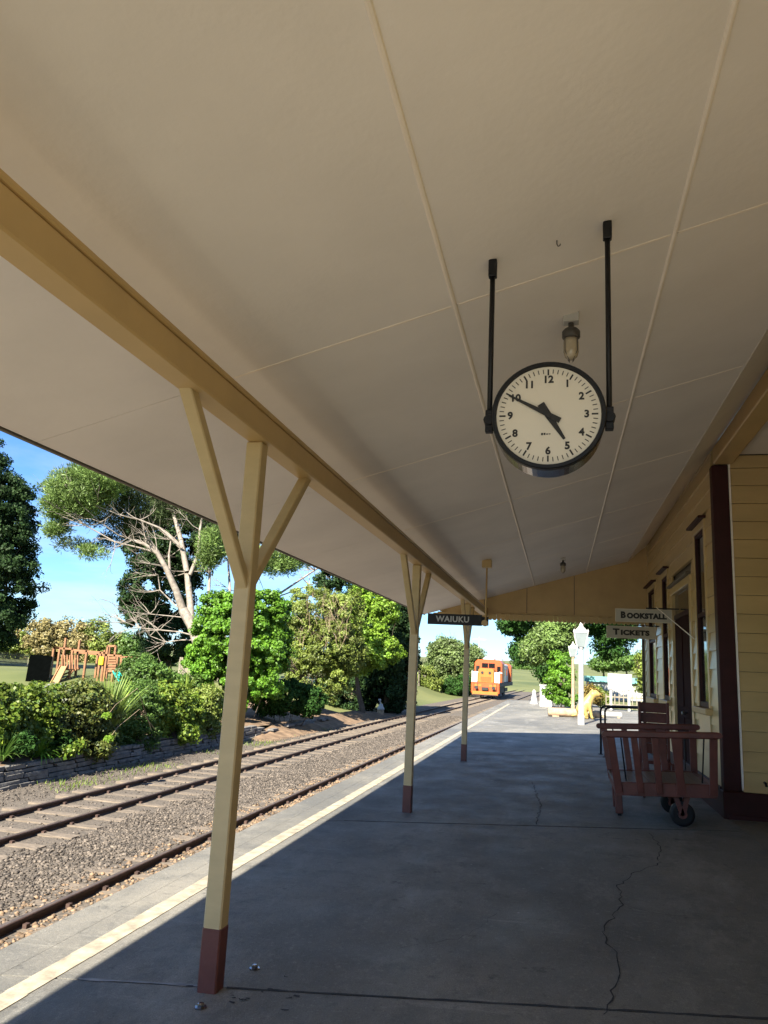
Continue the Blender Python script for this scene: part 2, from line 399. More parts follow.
# ballast: real stones, one mass
def stones(name, label, m, n, regions, smin, smax, z0=-1.052):
    ico = np.array([(0,0,1),(.894,0,.447),(.276,.851,.447),(-.724,.526,.447),(-.724,-.526,.447),(.276,-.851,.447),(.724,.526,-.447),(-.276,.851,-.447),(-.894,0,-.447),(-.276,-.851,-.447),(.724,-.526,-.447),(0,0,-1)])
    tri = np.array([(0,1,2),(0,2,3),(0,3,4),(0,4,5),(0,5,1),(1,6,2),(2,6,7),(2,7,3),(3,7,8),(3,8,4),(4,8,9),(4,9,5),(5,9,10),(5,10,1),(1,10,6),(6,11,7),(7,11,8),(8,11,9),(9,11,10),(10,11,6)])
    P = []
    tot = sum(r[-1] for r in regions)
    for x0, x1, y0, y1, w in regions:
        c = int(n*w/tot); yy = y0+(y1-y0)*RNG.random(c)**1.7
        xx = x0+(x1-x0)*RNG.random(c)+np.array([track_shift(v) for v in yy])
        P.append(np.stack([xx, yy, np.full(c, z0)+RNG.random(c)*.02], 1))
    P = np.concatenate(P); c = len(P)
    S = (smin+(smax-smin)*RNG.random(c)**2)[:, None, None]
    jit = 1+.45*(RNG.random((c, 12, 1))-.5)
    A = RNG.random(c)*6.28; ca, sa = np.cos(A), np.sin(A)
    B = ico[None]*jit*np.array([1, .78, .62])
    X = B[..., 0]*ca[:, None]-B[..., 1]*sa[:, None]; Y = B[..., 0]*sa[:, None]+B[..., 1]*ca[:, None]
    Vv = np.stack([X, Y, B[..., 2]], -1)*S+P[:, None]
    Fv = tri[None]+(np.arange(c)*12)[:, None, None]
    return tag(link(name, raw_mesh(name, Vv.reshape(-1, 3), Fv.reshape(-1, 3)), m), label, 'ballast', kind='stuff')
stones('ballast', 'grey crushed stone ballast between the two tracks', M['stone'], 46000, [(-6.75, -5.5, 4.0, 44, 11), (-7.0, -6.6, 4, 30, .8), (-5.6, -5.1, 4, 30, .8), (-8.3, -7.45, 6, 30, .25)], .010, .034)
stones('rubble', 'brown broken rubble between the near rail and the platform edge', M['stoneb'], 11000, [(-4.98, -4.0, 4.0, 34, 6), (-5.5, -5.08, 4, 30, 1)], .012, .042)
stones('gravel', 'fine grey-brown gravel beside the stone garden wall', M['stone'], 5000, [(-10.25, -8.9, 7, 34, 1.0)], .008, .026, -1.09)

# ------------------------------------------------------------------ platform
plat = MB()
def plat_slab(x0, x1, fy0, fy1, gap=.009, depth=.10):
    """top of one cast slab between two (slightly skewed) joint lines"""
    m = MB(); nx_ = 6
    top, bot = [], []
    for i in range(nx_+1):
        x = x0+(x1-x0)*i/nx_
        top.append((x, fy0(x)+gap, pz(x))); bot.append((x, fy1(x)-gap, pz(x)))
    pts = top+bot; n = nx_+1
    m.v = [tuple(p) for p in pts]+[(p[0], p[1], p[2]-depth) for p in pts]
    o = 2*n
    for i in range(nx_):
        m.f.append((i, i+1, n+i+1, n+i)); m.f.append((i, o+i, o+i+1, i+1)); m.f.append((n+i, n+i+1, o+n+i+1, o+n+i))
    m.f.append((0, n, o+n, o)); m.f.append((n-1, o+n-1, o+2*n-1, 2*n-1))
    return m
plf = MB()
plf.hexa([(-2.92, -40, -1.3), (1.9, -40, -1.3), (1.9, 46, -1.3), (-2.92, 46, -1.3), (-2.92, -40, pz(-2.92)-.016), (1.9, -40, pz(1.9)-.016), (1.9, 46, pz(1.9)-.016), (-2.92, 46, pz(-2.92)-.016)])
po = tag(plf.build('platform', M['seam']), kind='structure')
J = [lambda x: -30+.0*x, lambda x: -14+.1*x, lambda x: -.6+.12*x, lambda x: 4.07+.145*x, lambda x: 8.50+.20*x, lambda x: 15.52+.43*x*.6, lambda x: 22.5+.2*x, lambda x: 30+.1*x, lambda x: 38+0*x, lambda x: 46+0*x]
for a, b in zip(J[:-1], J[1:]):
    far = a(0) > 14
    plat_slab(-2.76, 1.85, a, b).build('slab', M['conc'], po)
    plat_slab(-3.0, -2.7625, a, b, depth=.16).build('coping', M['conc'], po)
# paving beside the building beyond its end wall and inside the porch
yard = MB(); yard.hexa([(1.856, 17.75, -.2), (11, 17.75, -.2), (11, 38, -.2), (1.856, 38, -.2), (1.856, 17.75, pz(1.856)), (11, 17.75, pz(3)), (11, 38, pz(3)), (1.856, 38, pz(1.856))])
tag(yard.build('paved_yard', M['conc']), kind='structure')
porch = MB(); porch.hexa([(1.856, 4.8, -.2), (3.7, 4.8, -.2), (3.7, 9.62, -.2), (1.856, 9.62, -.2), (1.856, 4.8, pz(1.856)), (3.7, 4.8, pz(3)), (3.7, 9.62, pz(3)), (1.856, 9.62, pz(1.856))])
tag(porch.build('porch_floor', M['conc']), kind='structure')
# painted line, on the slabs
ln = MB(); yy = -30.0
while yy < 40:
    for (a, b) in ((-2.59, -2.465),):
        wl = .012*math.sin(yy*1.7); e = [random.uniform(-.006, .006) for _ in range(2)]
        ln.add([(a+e[0], yy, pz(a)+.004), (b+e[1], yy, pz(b)+.004), (b, yy+.5, pz(b)+.004), (a, yy+.5, pz(a)+.004)], [(0, 1, 2, 3)])
    yy += .5
ln.build('safety_line', M['line'], po)
def ribbon(pts, w, z=.0035, jag=.02, name='crack', m=None):
    mb = MB(); P = []
    for (a, b) in zip(pts[:-1], pts[1:]):
        n = max(2, int(math.dist(a, b)/.06))
        for i in range(n): P.append((a[0]+(b[0]-a[0])*i/n+random.uniform(-jag, jag), a[1]+(b[1]-a[1])*i/n+random.uniform(-jag, jag)))
    P.append(pts[-1])
    for i, p in enumerate(P):
        d = Vector(P[min(i+1, len(P)-1)])-Vector(P[max(i-1, 0)]); d.normalize(); s = Vector((-d.y, d.x))*w*random.uniform(.3, 1)
        mb.v += [(p[0]-s.x, p[1]-s.y, pz(p[0])+z), (p[0]+s.x, p[1]+s.y, pz(p[0])+z)]
    mb.f = [(2*i, 2*i+1, 2*i+3, 2*i+2) for i in range(len(P)-1)]
    o = link(name, raw_mesh(name, mb.v, mb.f), m or M['crackm'], po); return o
ribbon([(.189, 4.03), (.30, 4.52), (.315, 4.82), (.249, 5.21), (.416, 5.84), (.432, 6.37), (.625, 6.85), (.818, 7.14), (.913, 7.83), (.876, 8.45)], .0055)
ribbon([(-.245, 8.53), (-.224, 9.70), (-.39, 11.73)], .006)
ribbon([(1.25, 3.7), (1.1, 4.1), (1.3, 4.3)], .003)
ribbon([(-.9, 4.6), (-.55, 4.9), (-.4, 5.4)], .002)
ribbon([(.42, 5.85), (.7, 5.7), (.9, 5.75)], .002)
for J_, xa, xb in ((J[3], -1.6, 1.8), (J[4], -2.2, 1.8)):
    ribbon([(xa, J_(xa)), (0, J_(0)), (xb, J_(xb))], .011, .003, .004, 'joint_line', M['crackm'])
# mortar smear in the joint beside the nearest post, and crumbled edges
ribbon([(-2.35, J[3](-2.35)+.004), (-1.72, J[3](-1.72)+.004)], .018, .003, .003, 'joint_mortar', M['seamlight'])
for i in range(14):
    x = -1.45+random.gauss(0, .22); y = J[3](x)+random.gauss(-.06, .09)
    ribbon([(x, y), (x+random.uniform(.015, .04), y+random.uniform(-.015, .015))], random.uniform(.004, .012), .003, .006, 'chip', M['crackm'])
for i in range(16):
    x = random.uniform(-1.2, 1.6); y = random.uniform(4.3, 12)
    ribbon([(x, y), (x+random.uniform(.01, .03), y+random.uniform(-.01, .01))], random.uniform(.003, .008), .003, .003, 'pale_fleck', M['white'])

# ------------------------------------------------------------------ canopy
CZ0, CK = 3.65, 0.29
def cz(x): return CZ0+CK*x
YC0, YC1 = -2.1, 17.0
can = thing('platform_canopy', 'long sloping station canopy with beige sheet ceiling on cream timber posts', 'canopy', (-1.64, 3.8, 0))
def ch(mb, name, m, parent=can, **k):      # a part of the canopy, given in world coordinates
    return shift(mb, (-1.64, 3.8, 0)).build(name, m, parent, **k)
def slope_box(x0, x1, y0, y1, t0, t1):
    return MB().hexa([(x0, y0, cz(x0)+t0), (x1, y0, cz(x1)+t0), (x1, y1, cz(x1)+t0), (x0, y1, cz(x0)+t0), (x0, y0, cz(x0)+t1), (x1, y0, cz(x1)+t1), (x1, y1, cz(x1)+t1), (x0, y1, cz(x0)+t1)])
yj = [YC0, -1.15, 1.25, 3.66, 6.05, 8.36, 10.7, 13.2, 15.4, YC1-.03]
xj = [-3.0, -1.80, -.55, .56, 1.42]
for i in range(len(xj)-1):
    for j in range(len(yj)-1):
        g = .0035
        ch(slope_box(xj[i]+g, xj[i+1]-g, yj[j]+g, yj[j+1]-g, 0, .009), 'ceiling_panel', M['ceil'])
ch(slope_box(-3.0, 1.44, YC0, YC1-.03, .012, .10), 'roof_deck', M['fascia'])
ch(slope_box(-3.06, 1.40, YC0-.1, YC1+.1, .104, .15), 'roof_sheet', M['galv'])
for x in (-.55, .56):
    b = MB(); b.tube([(x, YC0, cz(x)+.002), (x, YC1-.03, cz(x)+.002)], .013, 8); ch(b, 'ceiling_bead', M['bead'])
for j in range(1, len(yj)-1):
    for i in range(1, 4):
        b = MB(); x0, x1 = xj[i]+.02, xj[i+1]-.02
        b.add([(x0, yj[j]-.007, cz(x0)-.003), (x0, yj[j]+.007, cz(x0)-.003), (x1, yj[j]+.007, cz(x1)-.003), (x1, yj[j]-.007, cz(x1)-.003),
               (x0, yj[j]-.005, cz(x0)+.003), (x0, yj[j]+.005, cz(x0)+.003), (x1, yj[j]+.005, cz(x1)+.003), (x1, yj[j]-.005, cz(x1)+.003)],
              [(0,3,2,1),(4,5,6,7),(0,1,5,4),(1,2,6,5),(2,3,7,6),(3,0,4,7)])
        ch(b, 'joint_strip', M['bead'])
# soffit strip between the ceiling and the station wall
for a, b_ in zip([YC0, 2.6, 8.85, 13.0], [2.6, 8.85, 13.0, YC1-.03]):
    m = MB(); m.hexa([(1.42, a+.003, 4.055), (1.86, a+.003, 4.455), (1.86, b_-.003, 4.455), (1.42, b_-.003, 4.055), (1.42, a+.003, 4.067), (1.86, a+.003, 4.467), (1.86, b_-.003, 4.467), (1.42, b_-.003, 4.067)])
    ch(m, 'soffit_board', M['soff'])
# eave fascia and gutter
ch(MB().box(-3.035, -3.003, YC0, YC1+.05, cz(-3)-.012, cz(-3)+.10), 'fascia', M['fascia'], bevel=.004)
gt = MB(); n = 10
pr = [(-3.085-.055*math.cos(math.pi*k/n), cz(-3)+.085-.055*math.sin(math.pi*k/n)) for k in range(n+1)]
pr = pr+[(a, b+.008) for a, b in reversed([(-3.085-.047*math.cos(math.pi*k/n), cz(-3)+.085-.047*math.sin(math.pi*k/n)) for k in range(n+1)])]
gm = MB(); gm.prism(pr, YC0, YC1+.05, 'XZ'); ch(gm, 'gutter', M['fascia'])
# long beam: lower member, moulding on its inner face, packer to the ceiling
bm_ = MB()
BX0, BX1, BZ0, BZ1 = -1.71, -1.585, 2.79, 2.925
ysub = [YC0+.5*i for i in range(int((YC1-YC0)/.5)+1)]
for a, b_ in zip(ysub[:-1], ysub[1:]): pass
bm_.box(BX0, BX1, YC0, YC1-.05, BZ0, BZ1); ch(bm_, 'beam', M['cream'], bevel=.008)
ch(MB().box(BX0-.008, BX1+.010, YC0, YC1-.05, BZ1+.001, BZ1+.028), 'beam_moulding', M['cream'], bevel=.006)
for k, y in enumerate((-1.2, 3.8, 8.78, 13.98)):
    w = .047
    p = MB(); p.box(-1.668-w, -1.668+w, y-w, y+w, -.06, BZ0-.001); post = ch(p, 'post', M['cream_post'], bevel=.007)
    f = MB(); f.box(-1.668-w-.003, -1.668+w+.003, y-w-.003, y+w+.003, -.05, .29)
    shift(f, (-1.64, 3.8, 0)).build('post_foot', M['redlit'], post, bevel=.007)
    for s in (-1, 1):
        b = MB(); b.bar((-1.668, y+s*.02, 1.98), (-1.668, y+s*.86, BZ0-.004+.04), .06, .065, up=(1, 0, 0))
        ch(b, 'brace', M['cream_post'], bevel=.006)
# end valance: flat panels, and a fringe of narrow scalloped boards
VB = 2.86
pan = [-2.98, -1.66, -.72, .30, 1.84]
for a, b_ in zip(pan[:-1], pan[1:]):
    m = MB(); lo = VB
    a_, c_ = a+.004, b_-.004
    zl = max(lo+.01, cz(a_)-.002) if cz(a_) > lo else lo+.0
    pts = []
    if cz(a_) < lo+.02:
        xa = (lo+.02-CZ0)/CK; pts = [(xa, lo), (c_, lo), (c_, cz(c_)+.02), (xa, cz(xa)+.02)]
    else: pts = [(a_, lo), (c_, lo), (c_, 4.43), (1.42, 4.09), (a_, cz(a_)+.02)] if c_ > 1.42 else [(a_, lo), (c_, lo), (c_, cz(c_)+.02), (a_, cz(a_)+.02)]
    m.prism(pts, YC1-.025, YC1, 'XZ'); ch(m, 'valance_panel', M['cream'])
for x in pan[1:-1]:
    m = MB(); m.box(x-.006, x+.006, YC1-.030, YC1-.0255, VB, cz(x)-.01); ch(m, 'valance_batten', M['fascia'])
fr = MB(); x = -2.9; wd = .095
while x < 1.82:
    zt = min(VB+.0, cz(x)-.01); zb = 2.70
    if zt > zb+.03:
        poly = [(x+.001, zt), (x+.001, zb+.04)]+[(x+wd/2-(wd/2-.001)*math.cos(math.pi*k/6), zb+.04-.04*math.sin(math.pi*k/6)) for k in range(1, 6)]+[(x+wd-.001, zb+.04), (x+wd-.001, zt)]
        fr.prism(poly, YC1-.030-(.012 if round((x+2.9)/wd) % 2 else 0), YC1-.008, 'XZ')
    x += wd
tag(ch(fr, 'valance_fringe', M['cream']), kind='stuff')
ch(MB().box(-2.6, 1.82, YC1-.042, YC1-.031, VB-.015, VB+.015), 'valance_rail', M['cream'])

# ------------------------------------------------------------------ station building
WX = 1.85; WTOP = 4.465; WY0, WY1 = 9.62, 17.6
bld = thing('station_building', 'cream weatherboard railway station with dark red trim and tall windows', 'building', (3.0, 12, 0))
def bp(mb, name, m, parent=bld, **k): return shift(mb, (3.0, 12, 0)).build(name, m, parent, **k)
OPEN = [('window', 10.36, 11.06, 1.36, 3.58), ('door', 11.55, 13.35, .12, 2.98), ('window', 13.88, 14.62, 1.34, 3.40), ('window', 15.72, 16.86, 1.32, 3.38)]
ROW = .222; z = .42
bevel_profile = lambda z0, z1: [(WX-.030, z0), (WX-.008, z1), (WX+.02, z1), (WX+.02, z0)]
while z < WTOP-.02:
    z1 = min(z+ROW, WTOP)
    cuts = sorted((a-.10, b+.10) for k, a, b, lo, hi in OPEN if lo-.10 < z1 and hi+.12 > z)
    y = WY0+.15; segs = []
    for a, b in cuts:
        if a > y: segs.append((y, a))
        y = b
    if y < WY1: segs.append((y, WY1))
    for a, b in segs:
        m = MB(); m.prism(bevel_profile(z, z1), a, b, 'XZ'); bp(m, 'weatherboard', M['board'])
    z = z1
# wall core behind the boards with real openings left by the boards: dark backing
bp(MB().box(WX+.05, WX+.16, WY0+.02, WY1, .05, WTOP), 'wall_core', M['fascia'])
def window(y0, y1, z0, z1):
    wt = bp(MB().box(WX-.035, WX+.045, y0-.098, y0-.002, z0-.09, z1+.002), 'window', M['board'], bevel=.004)
    def sub(mb, n, m, **k): return shift(mb, (3.0, 12, 0)).build(n, m, wt, **k)
    sub(MB().box(WX-.035, WX+.045, y1+.002, y1+.098, z0-.09, z1+.002), 'architrave', M['board'], bevel=.004)
    sub(MB().box(WX-.038, WX+.045, y0-.098, y1+.098, z1+.004, z1+.10), 'head_board', M['board'], bevel=.004)
    sub(MB().box(WX-.11, WX+.0, y0-.13, y1+.13, z1+.102, z1+.135), 'hood', M['red'], bevel=.006)
    sub(MB().box(WX-.10, WX+.04, y0-.14, y1+.14, z0-.17, z0-.092), 'sill', M['cream'], bevel=.008)
    s = .05
    fr_ = MB()
    fr_.box(WX-.022, WX+.03, y0+.0, y0+s, z0-.09, z1); fr_.box(WX-.022, WX+.03, y1-s, y1, z0-.09, z1)
    fr_.box(WX-.022, WX+.03, y0+s+.001, y1-s-.001, z1-s, z1); fr_.box(WX-.022, WX+.03, y0+s+.001, y1-s-.001, z0-.09, z0-.02)
    zm = (z0+z1)/2; fr_.box(WX-.020, WX+.03, y0+s+.001, y1-s-.001, zm-.025, zm+.025)
    sub(fr_, 'sash', M['red'], bevel=.003)
    sub(MB().box(WX+.012, WX+.02, y0+s+.002, y1-s-.002, z0-.02, zm-.026), 'pane', M['glassdark'])
    sub(MB().box(WX+.010, WX+.018, y0+s+.002, y1-s-.002, zm+.026, z1-s-.001), 'pane', M['glassdark'])
    # apron board below the sill
    sub(MB().box(WX-.034, WX-.002, y0-.05, y1+.05, z0-.62, z0-.171), 'apron_board', M['board'], bevel=.004)
for k, a, b, lo, hi in OPEN:
    if k == 'window': window(a, b, lo, hi)
    else:
        d = bp(MB().box(WX+.0, WX+.045, a+.06, b-.06, lo, hi-.42), 'door', M['doorred'], bevel=.004)
        def sub(mb, n, m, **kk): return shift(mb, (3.0, 12, 0)).build(n, m, d, **kk)
        ymid = (a+b)/2
        for (p, q) in ((a+.16, ymid-.08), (ymid+.08, b-.16)):
            for (zl, zh) in ((.35, 1.05), (1.2, 2.35)):
                sub(MB().box(WX-.012, WX-.001, p, q, zl, zh), 'door_panel', M['doorred'], bevel=.006)
        sub(MB().box(WX-.008, WX+.03, a+.06, b-.06, hi-.415, hi-.34), 'transom_bar', M['red'])
        sub(MB().box(WX+.012, WX+.02, a+.06, b-.06, hi-.338, hi-.02), 'transom_pane', M['glassdark'])
        for (p, q) in ((a-.098, a+.056), (b-.056, b+.098)):
            sub(MB().box(WX-.04, WX+.045, p, q, .10, hi+.002), 'door_architrave', M['board'] if p < a else M['board'], bevel=.004)
        sub(MB().box(WX-.045, WX+.045, a-.098, b+.098, hi+.004, hi+.12), 'door_head', M['board'], bevel=.004)
        sub(MB().box(WX-.10, WX-.0, a-.13, b+.13, hi+.122, hi+.155), 'door_hood', M['fascia'], bevel=.004)
        kn = MB(); kn.lathe([(.012, 0), (.012, .03), (.03, .04), (.034, .06), (.02, .078), (.002, .08)], 12, (0, 0, 0), 'X')
        kn.v = [(WX-x_, ymid-.12+y_, 1.12+z_) for x_, y_, z_ in kn.v]
        sub(kn, 'door_knob', M['galv'], smooth=True)
        sub(MB().box(WX-.006, WX-.0005, ymid-.15, ymid-.09, 1.22, 1.34), 'lock_plate', M['galv'])
# plinth, corner board, return wall of the porch
bp(MB().box(WX-.05, WX+.04, WY0+.15, WY1, .0, .415), 'plinth', M['red'], bevel=.006)
bp(MB().box(WX-.035, WX+.150, WY0-.02, WY0+.148, .40, 4.215), 'corner_board', M['red'], bevel=.006)
bp(MB().box(WX+.151, WX+.171, WY0-.028, WY0+.03, .418, 4.30), 'corner_bead', M['soff'])
bp(MB().box(WX-.055, WX+1.75, WY0-.055, WY0+.145, .0, .399), 'plinth', M['red'], bevel=.01)
bp(MB().box(WX-.02, WX+1.75, WY0-.075, WY0-.056, .0, .16), 'plinth_skirting', M['red'], bevel=.006)
z = .402
while z < 4.30:
    z1 = min(z+ROW, 4.34)
    m = MB(); m.prism([(WY0-.030, z), (WY0-.006, z1-.004), (WY0+.02, z1-.004), (WY0+.02, z)], WX+.172, WX+1.72, 'YZ'); bp(m, 'weatherboard', M['board'])
    z = z1
bp(MB().box(WX+.16, WX+1.72, WY0+.022, WY0+.14, .0, 4.4), 'wall_core', M['fascia'])
tap = MB(); tap.tube([(2.235, WY0-.03, .52), (2.235, WY0-.09, .52), (2.235, WY0-.11, .49)], .014, 8); bp(tap, 'tap', M['black'])
# porch opening: lintel beam along the wall line, flat porch ceiling, inner walls
bp(MB().box(WX-.025, WX+.20, 4.9, WY0-.022, 4.22, 4.42), 'porch_beam', M['cream'], bevel=.01)
bp(MB().box(WX+.201, WX+1.72, 4.9, WY0-.03, 4.345, 4.37), 'porch_ceiling', M['ceil'])
bp(MB().box(WX+1.72, WX+1.82, 4.9, WY0+.1, 0, 4.4), 'porch_back_wall', M['board'])
bp(MB().box(WX-.03, WX+1.8, 4.7, 4.9, 0, 4.4), 'porch_side_wall', M['board'])
bp(MB().box(WX, WX+.12, YC0, 4.7, 0, WTOP), 'rear_wall', M['board'])
bp(MB().box(WX+.16, 8.2, WY1-.02, WY1, 0.01, WTOP), 'end_wall', M['board'])
bp(MB().box(8.1, 8.2, YC0, WY1-.02, 0, WTOP), 'street_wall', M['board'])
bp(MB().box(WX-.03, WX+.14, WY1+.001, WY1+.06, .0, WTOP), 'corner_board', M['board'])
rf = MB(); rf.prism([(1.36, 4.29), (5.0, 6.0), (8.7, 4.4), (8.7, 4.5), (5.0, 6.12), (1.36, 4.41)], YC0-.2, WY1+.3, 'XZ'); bp(rf, 'roof', M['galv'])
dn = MB(); dn.tube([(WX-.08, WY1-.12, .05), (WX-.08, WY1-.12, 3.9), (WX-.02, WY1-.12, 4.1)], .032, 8); bp(dn, 'downpipe', M['fascia'], smooth=True)

# ------------------------------------------------------------------ clock
CC = Vector((-.055, 3.35, 2.735)); CR = .246
ck = thing('station_clock', 'round black-rimmed station clock on two black rods, showing ten to five', 'clock', CC)
m = MB(); m.lathe([(CR-.004, .0), (CR, .004), (CR, .165), (CR-.02, .18)], 64, (0, -.06, 0), 'Y'); m.build('case', M['chrome'], ck, smooth=False)
me = ck.children[0].data
m = MB(); m.lathe([(CR-.016, -.070), (CR-.013, -.080), (CR+.002, -.080), (CR+.006, -.074), (CR+.006, -.045), (CR+.001, -.045), (CR-.016, -.062)], 64, (0, 0, 0), 'Y')
m.f = m.f[:-2]; n = 64; L = 7
m.f += [(6*n+k, 6*n+(k+1) % n, (k+1) % n, k) for k in range(n)]
m.build('bezel', M['black'], ck)
fc = MB(); fc.lathe([(CR-.014, -.0665), (CR-.014, -.061)], 64, (0, 0, 0), 'Y'); fc.build('dial', M['face'], ck)
tk = MB()
for k in range(60):
    a = 2*math.pi*k/60; ro = CR-.029; ri = ro-(.020 if k % 5 else .028); w = .0018 if k % 5 else .0036
    d = Vector((math.sin(a), 0, math.cos(a))); s = Vector((math.cos(a), 0, -math.sin(a)))
    y = -.0680
    P = [d*ro+s*w, d*ro-s*w, d*ri-s*w, d*ri+s*w]
    tk.hexa([(p.x, y, p.z) for p in P]+[(p.x, y-.001, p.z) for p in P])
tag(tk.build('minute_marks', M['ink'], ck), kind='stuff')
for k in range(1, 13):
    a = 2*math.pi*k/12; me = text_mesh(str(k), .047, .0006, .0018)
    link('numeral', me, M['ink'], ck, loc=(math.sin(a)*.168, -.0680, math.cos(a)*.168))
def hand(name, deg, tip, tail, w0, w1, y):
    a = R_(deg); d = Vector((math.sin(a), 0, math.cos(a))); s = Vector((math.cos(a), 0, -math.sin(a)))
    P = [-d*tail+s*w0, -d*tail-s*w0, -d*.0-s*w0*.9, d*tip-s*w1, d*tip+s*w1, d*.0+s*w0*.9]
    mb = MB(); mb.v = [(p.x, y, p.z) for p in P]+[(p.x, y-.002, p.z) for p in P]
    mb.f = [tuple(range(6)), tuple(range(11, 5, -1))]+[(i, (i+1) % 6, (i+1) % 6+6, i+6) for i in range(6)]
    mb.build(name, M['ink'], ck)
hand('hour_hand', 148, .135, .062, .017, .006, -.0700)
hand('minute_hand', 299, .200, .060, .013, .004, -.0735)
hb = MB(); hb.lathe([(.014, -.078), (.014, -.068)], 20, (0, 0, 0), 'Y'); hb.build('hub', M['ink'], ck)
lg = MB()
for i in range(4): lg.box(-.030+i*.011, -.022+i*.011, -.0688, -.0680, -.094+.001*i, -.087+(.003 if i < 2 else 0))
lg.build('maker_mark', M['ink'], ck)
for s in (-1, 1):
    x = s*(CR+.022); zt = cz(CC.x+x)-CC.z
    r = MB(); r.tube([(x, 0, -.02), (x, 0, zt-.06)], .0125, 10); rod = r.build('hanger_rod', M['black'], ck, smooth=True)
    q = MB(); q.box(x-.020, x+.020, -.020, .020, zt-.09, zt-.0); q.build('ceiling_bracket', M['black'], rod, bevel=.004)
    q = MB(); q.lathe([(.026, -.03), (.026, .03)], 12, (x, 0, 0), 'Y'); q.box(x-.018, x+.018, -.02, .02, -.055, .05); q.box(min(x, s*CR), max(x, s*CR), -.016, .016, -.016, .016)
    q.build('side_bracket', M['black'], rod, bevel=.003)

# ------------------------------------------------------------------ ceiling lamps
def jar_lamp(x, y, label):
    z0 = cz(x)
    t = thing('jar_lamp', label, 'lamp', (x, y, z0), 'jar lamps under the canopy')
    b = MB(); b.box(-.045, .045, -.035, .035, -.045, .02); b.build('base_plate', M['white'], t, bevel=.004)
    c = MB(); c.lathe([(.016, -.045), (.016, -.075), (.040, -.085), (.052, -.10), (.052, -.135), (.044, -.145)], 20); c.build('collar', M['stain'], t, smooth=True)
    g = MB(); g.lathe([(.041, -.1455), (.044, -.17), (.044, -.225), (.036, -.255), (.018, -.272), (.002, -.276)], 20); g.build('glass_jar', M['amber'], t, smooth=True)
    w = MB()
    for k in range(4):
        a = math.pi/4+k*math.pi/2; w.tube([(.05*math.cos(a), .05*math.sin(a), -.12), (.049*math.cos(a), .049*math.sin(a), -.23), (.012*math.cos(a), .012*math.sin(a), -.285)], .0025, 5)
    w.build('wire_guard', M['stain'], t)
    return t
jar_lamp(.058, 4.22, 'glass jar lamp hanging from the ceiling just above the clock')
jar_lamp(.048, 13.87, 'small glass jar lamp on the ceiling near the far end valance')

hx, hy = -.02, 3.36
hk = MB(); hk.tube([(0, 0, 0), (0, 0, -.02), (.006, 0, -.032), (.014, 0, -.03), (.016, 0, -.02)], .0025, 6)
tag(hk.build('ceiling_hook', M['black'], None, loc=(hx, hy, cz(hx))), 'tiny black wire hook in the ceiling between the clock rods', 'hook')
# ------------------------------------------------------------------ hanging name board
t = thing('name_sign', 'black board with white letters WAIUKU hanging from a ceiling pole', 'sign', (-1.134, 11.9, 2.36))
b = MB(); b.box(-.92, -.06, -.02, .02, -.085, .085); b.build('board', M['black'], t, bevel=.003)
b = MB(); b.box(-.12, .04, .022, .05, -.075, .06); b.build('rear_board', M['black'], t, bevel=.003)
link('lettering', text_mesh('WAIUKU', .125, .0012, .0035, 1.0, 1.08), M['white'], t, loc=(-.52, -.0215, 0))
px_ = MB(); px_.tube([(0, 0, -.04), (0, 0, cz(-1.134)-2.36-.05)], .014, 8); pl_ = px_.build('pole', M['cream'], t, smooth=True)
q = MB(); q.box(-.075, .075, -.06, .06, cz(-1.134)-2.36-.13, cz(-1.134)-2.36+.0); q.build('ceiling_block', M['cream'], pl_, bevel=.006)
q = MB(); q.lathe([(.05, -.035), (.05, .035)], 14, (-.015, 0, -.04), 'Y'); q.build('clamp', M['cream'], pl_)
q = MB(); q.bar((-.52, 0, .085), (-.52, 0, .14), .012, .012); q.build('hanger', M['cream'], t)

# projecting wall signs
def wall_sign(words, y, xl, xr, zc, hgt, label):
    t = thing('wall_sign', label, 'sign', (xr, y, zc))
    w = xr-xl
    b = MB(); b.box(-w, 0, -.018, .018, -hgt/2, hgt/2); bd = b.build('board', MATS['sign_board'], t, bevel=.003)
    b = MB()
    for (x0, x1, z0, z1) in ((-w, 0, hgt/2+.0005, hgt/2+.013), (-w, 0, -hgt/2-.013, -hgt/2-.0005), (-w-.013, -w-.0005, -hgt/2-.013, hgt/2+.013), (.0005, .013, -hgt/2-.013, hgt/2+.013)):
        b.box(x0, x1, -.022, .022, z0, z1)
    b.build('frame', MATS['sign_edge'], t)
    big, small = hgt*.74, hgt*.60
    first = text_mesh(words[0], big, .0012, .008, 1.2); rest = text_mesh(words[1:], small, .0012, .008, 1.25, 1.08)
    fw = max(v.co.x for v in first.vertices)-min(v.co.x for v in first.vertices); rw = max(v.co.x for v in rest.vertices)-min(v.co.x for v in rest.vertices)
    tot = fw+rw+.02; k = min(1, w*.84/tot); x0 = -w/2-tot*k/2
    for m_ in (first, rest): m_.transform(Matrix.Diagonal((k, 1, 1, 1)))
    link('initial_letter', first, M['ink'], t, loc=(x0+fw*k/2, -.0195, 0)); link('lettering', rest, M['ink'], t, loc=(x0+(fw+.02+rw/2)*k, -.0195, -(big-small)*.36))
    b = MB(); b.bar((-w*.45, 0, hgt/2+.03), (WX-xr+.0, 0, hgt/2+.03), .02, .02); b.build('bracket_arm', M['black'], t)
    for x in (-w*.4, -.06):
        b = MB(); b.bar((x, 0, hgt/2), (x, 0, hgt/2+.03), .008, .008); b.build('hook', M['black'], t)
    return t
mat('sign_board', (.50, .46, .38), .5, .06, 4); mat('sign_edge', (.62, .56, .44), .5, .05, 4)
ws = wall_sign('BOOKSTALL', 12.8, .885, 1.725, 2.585, .185, 'pale board lettered BOOKSTALL sticking out from the station wall')
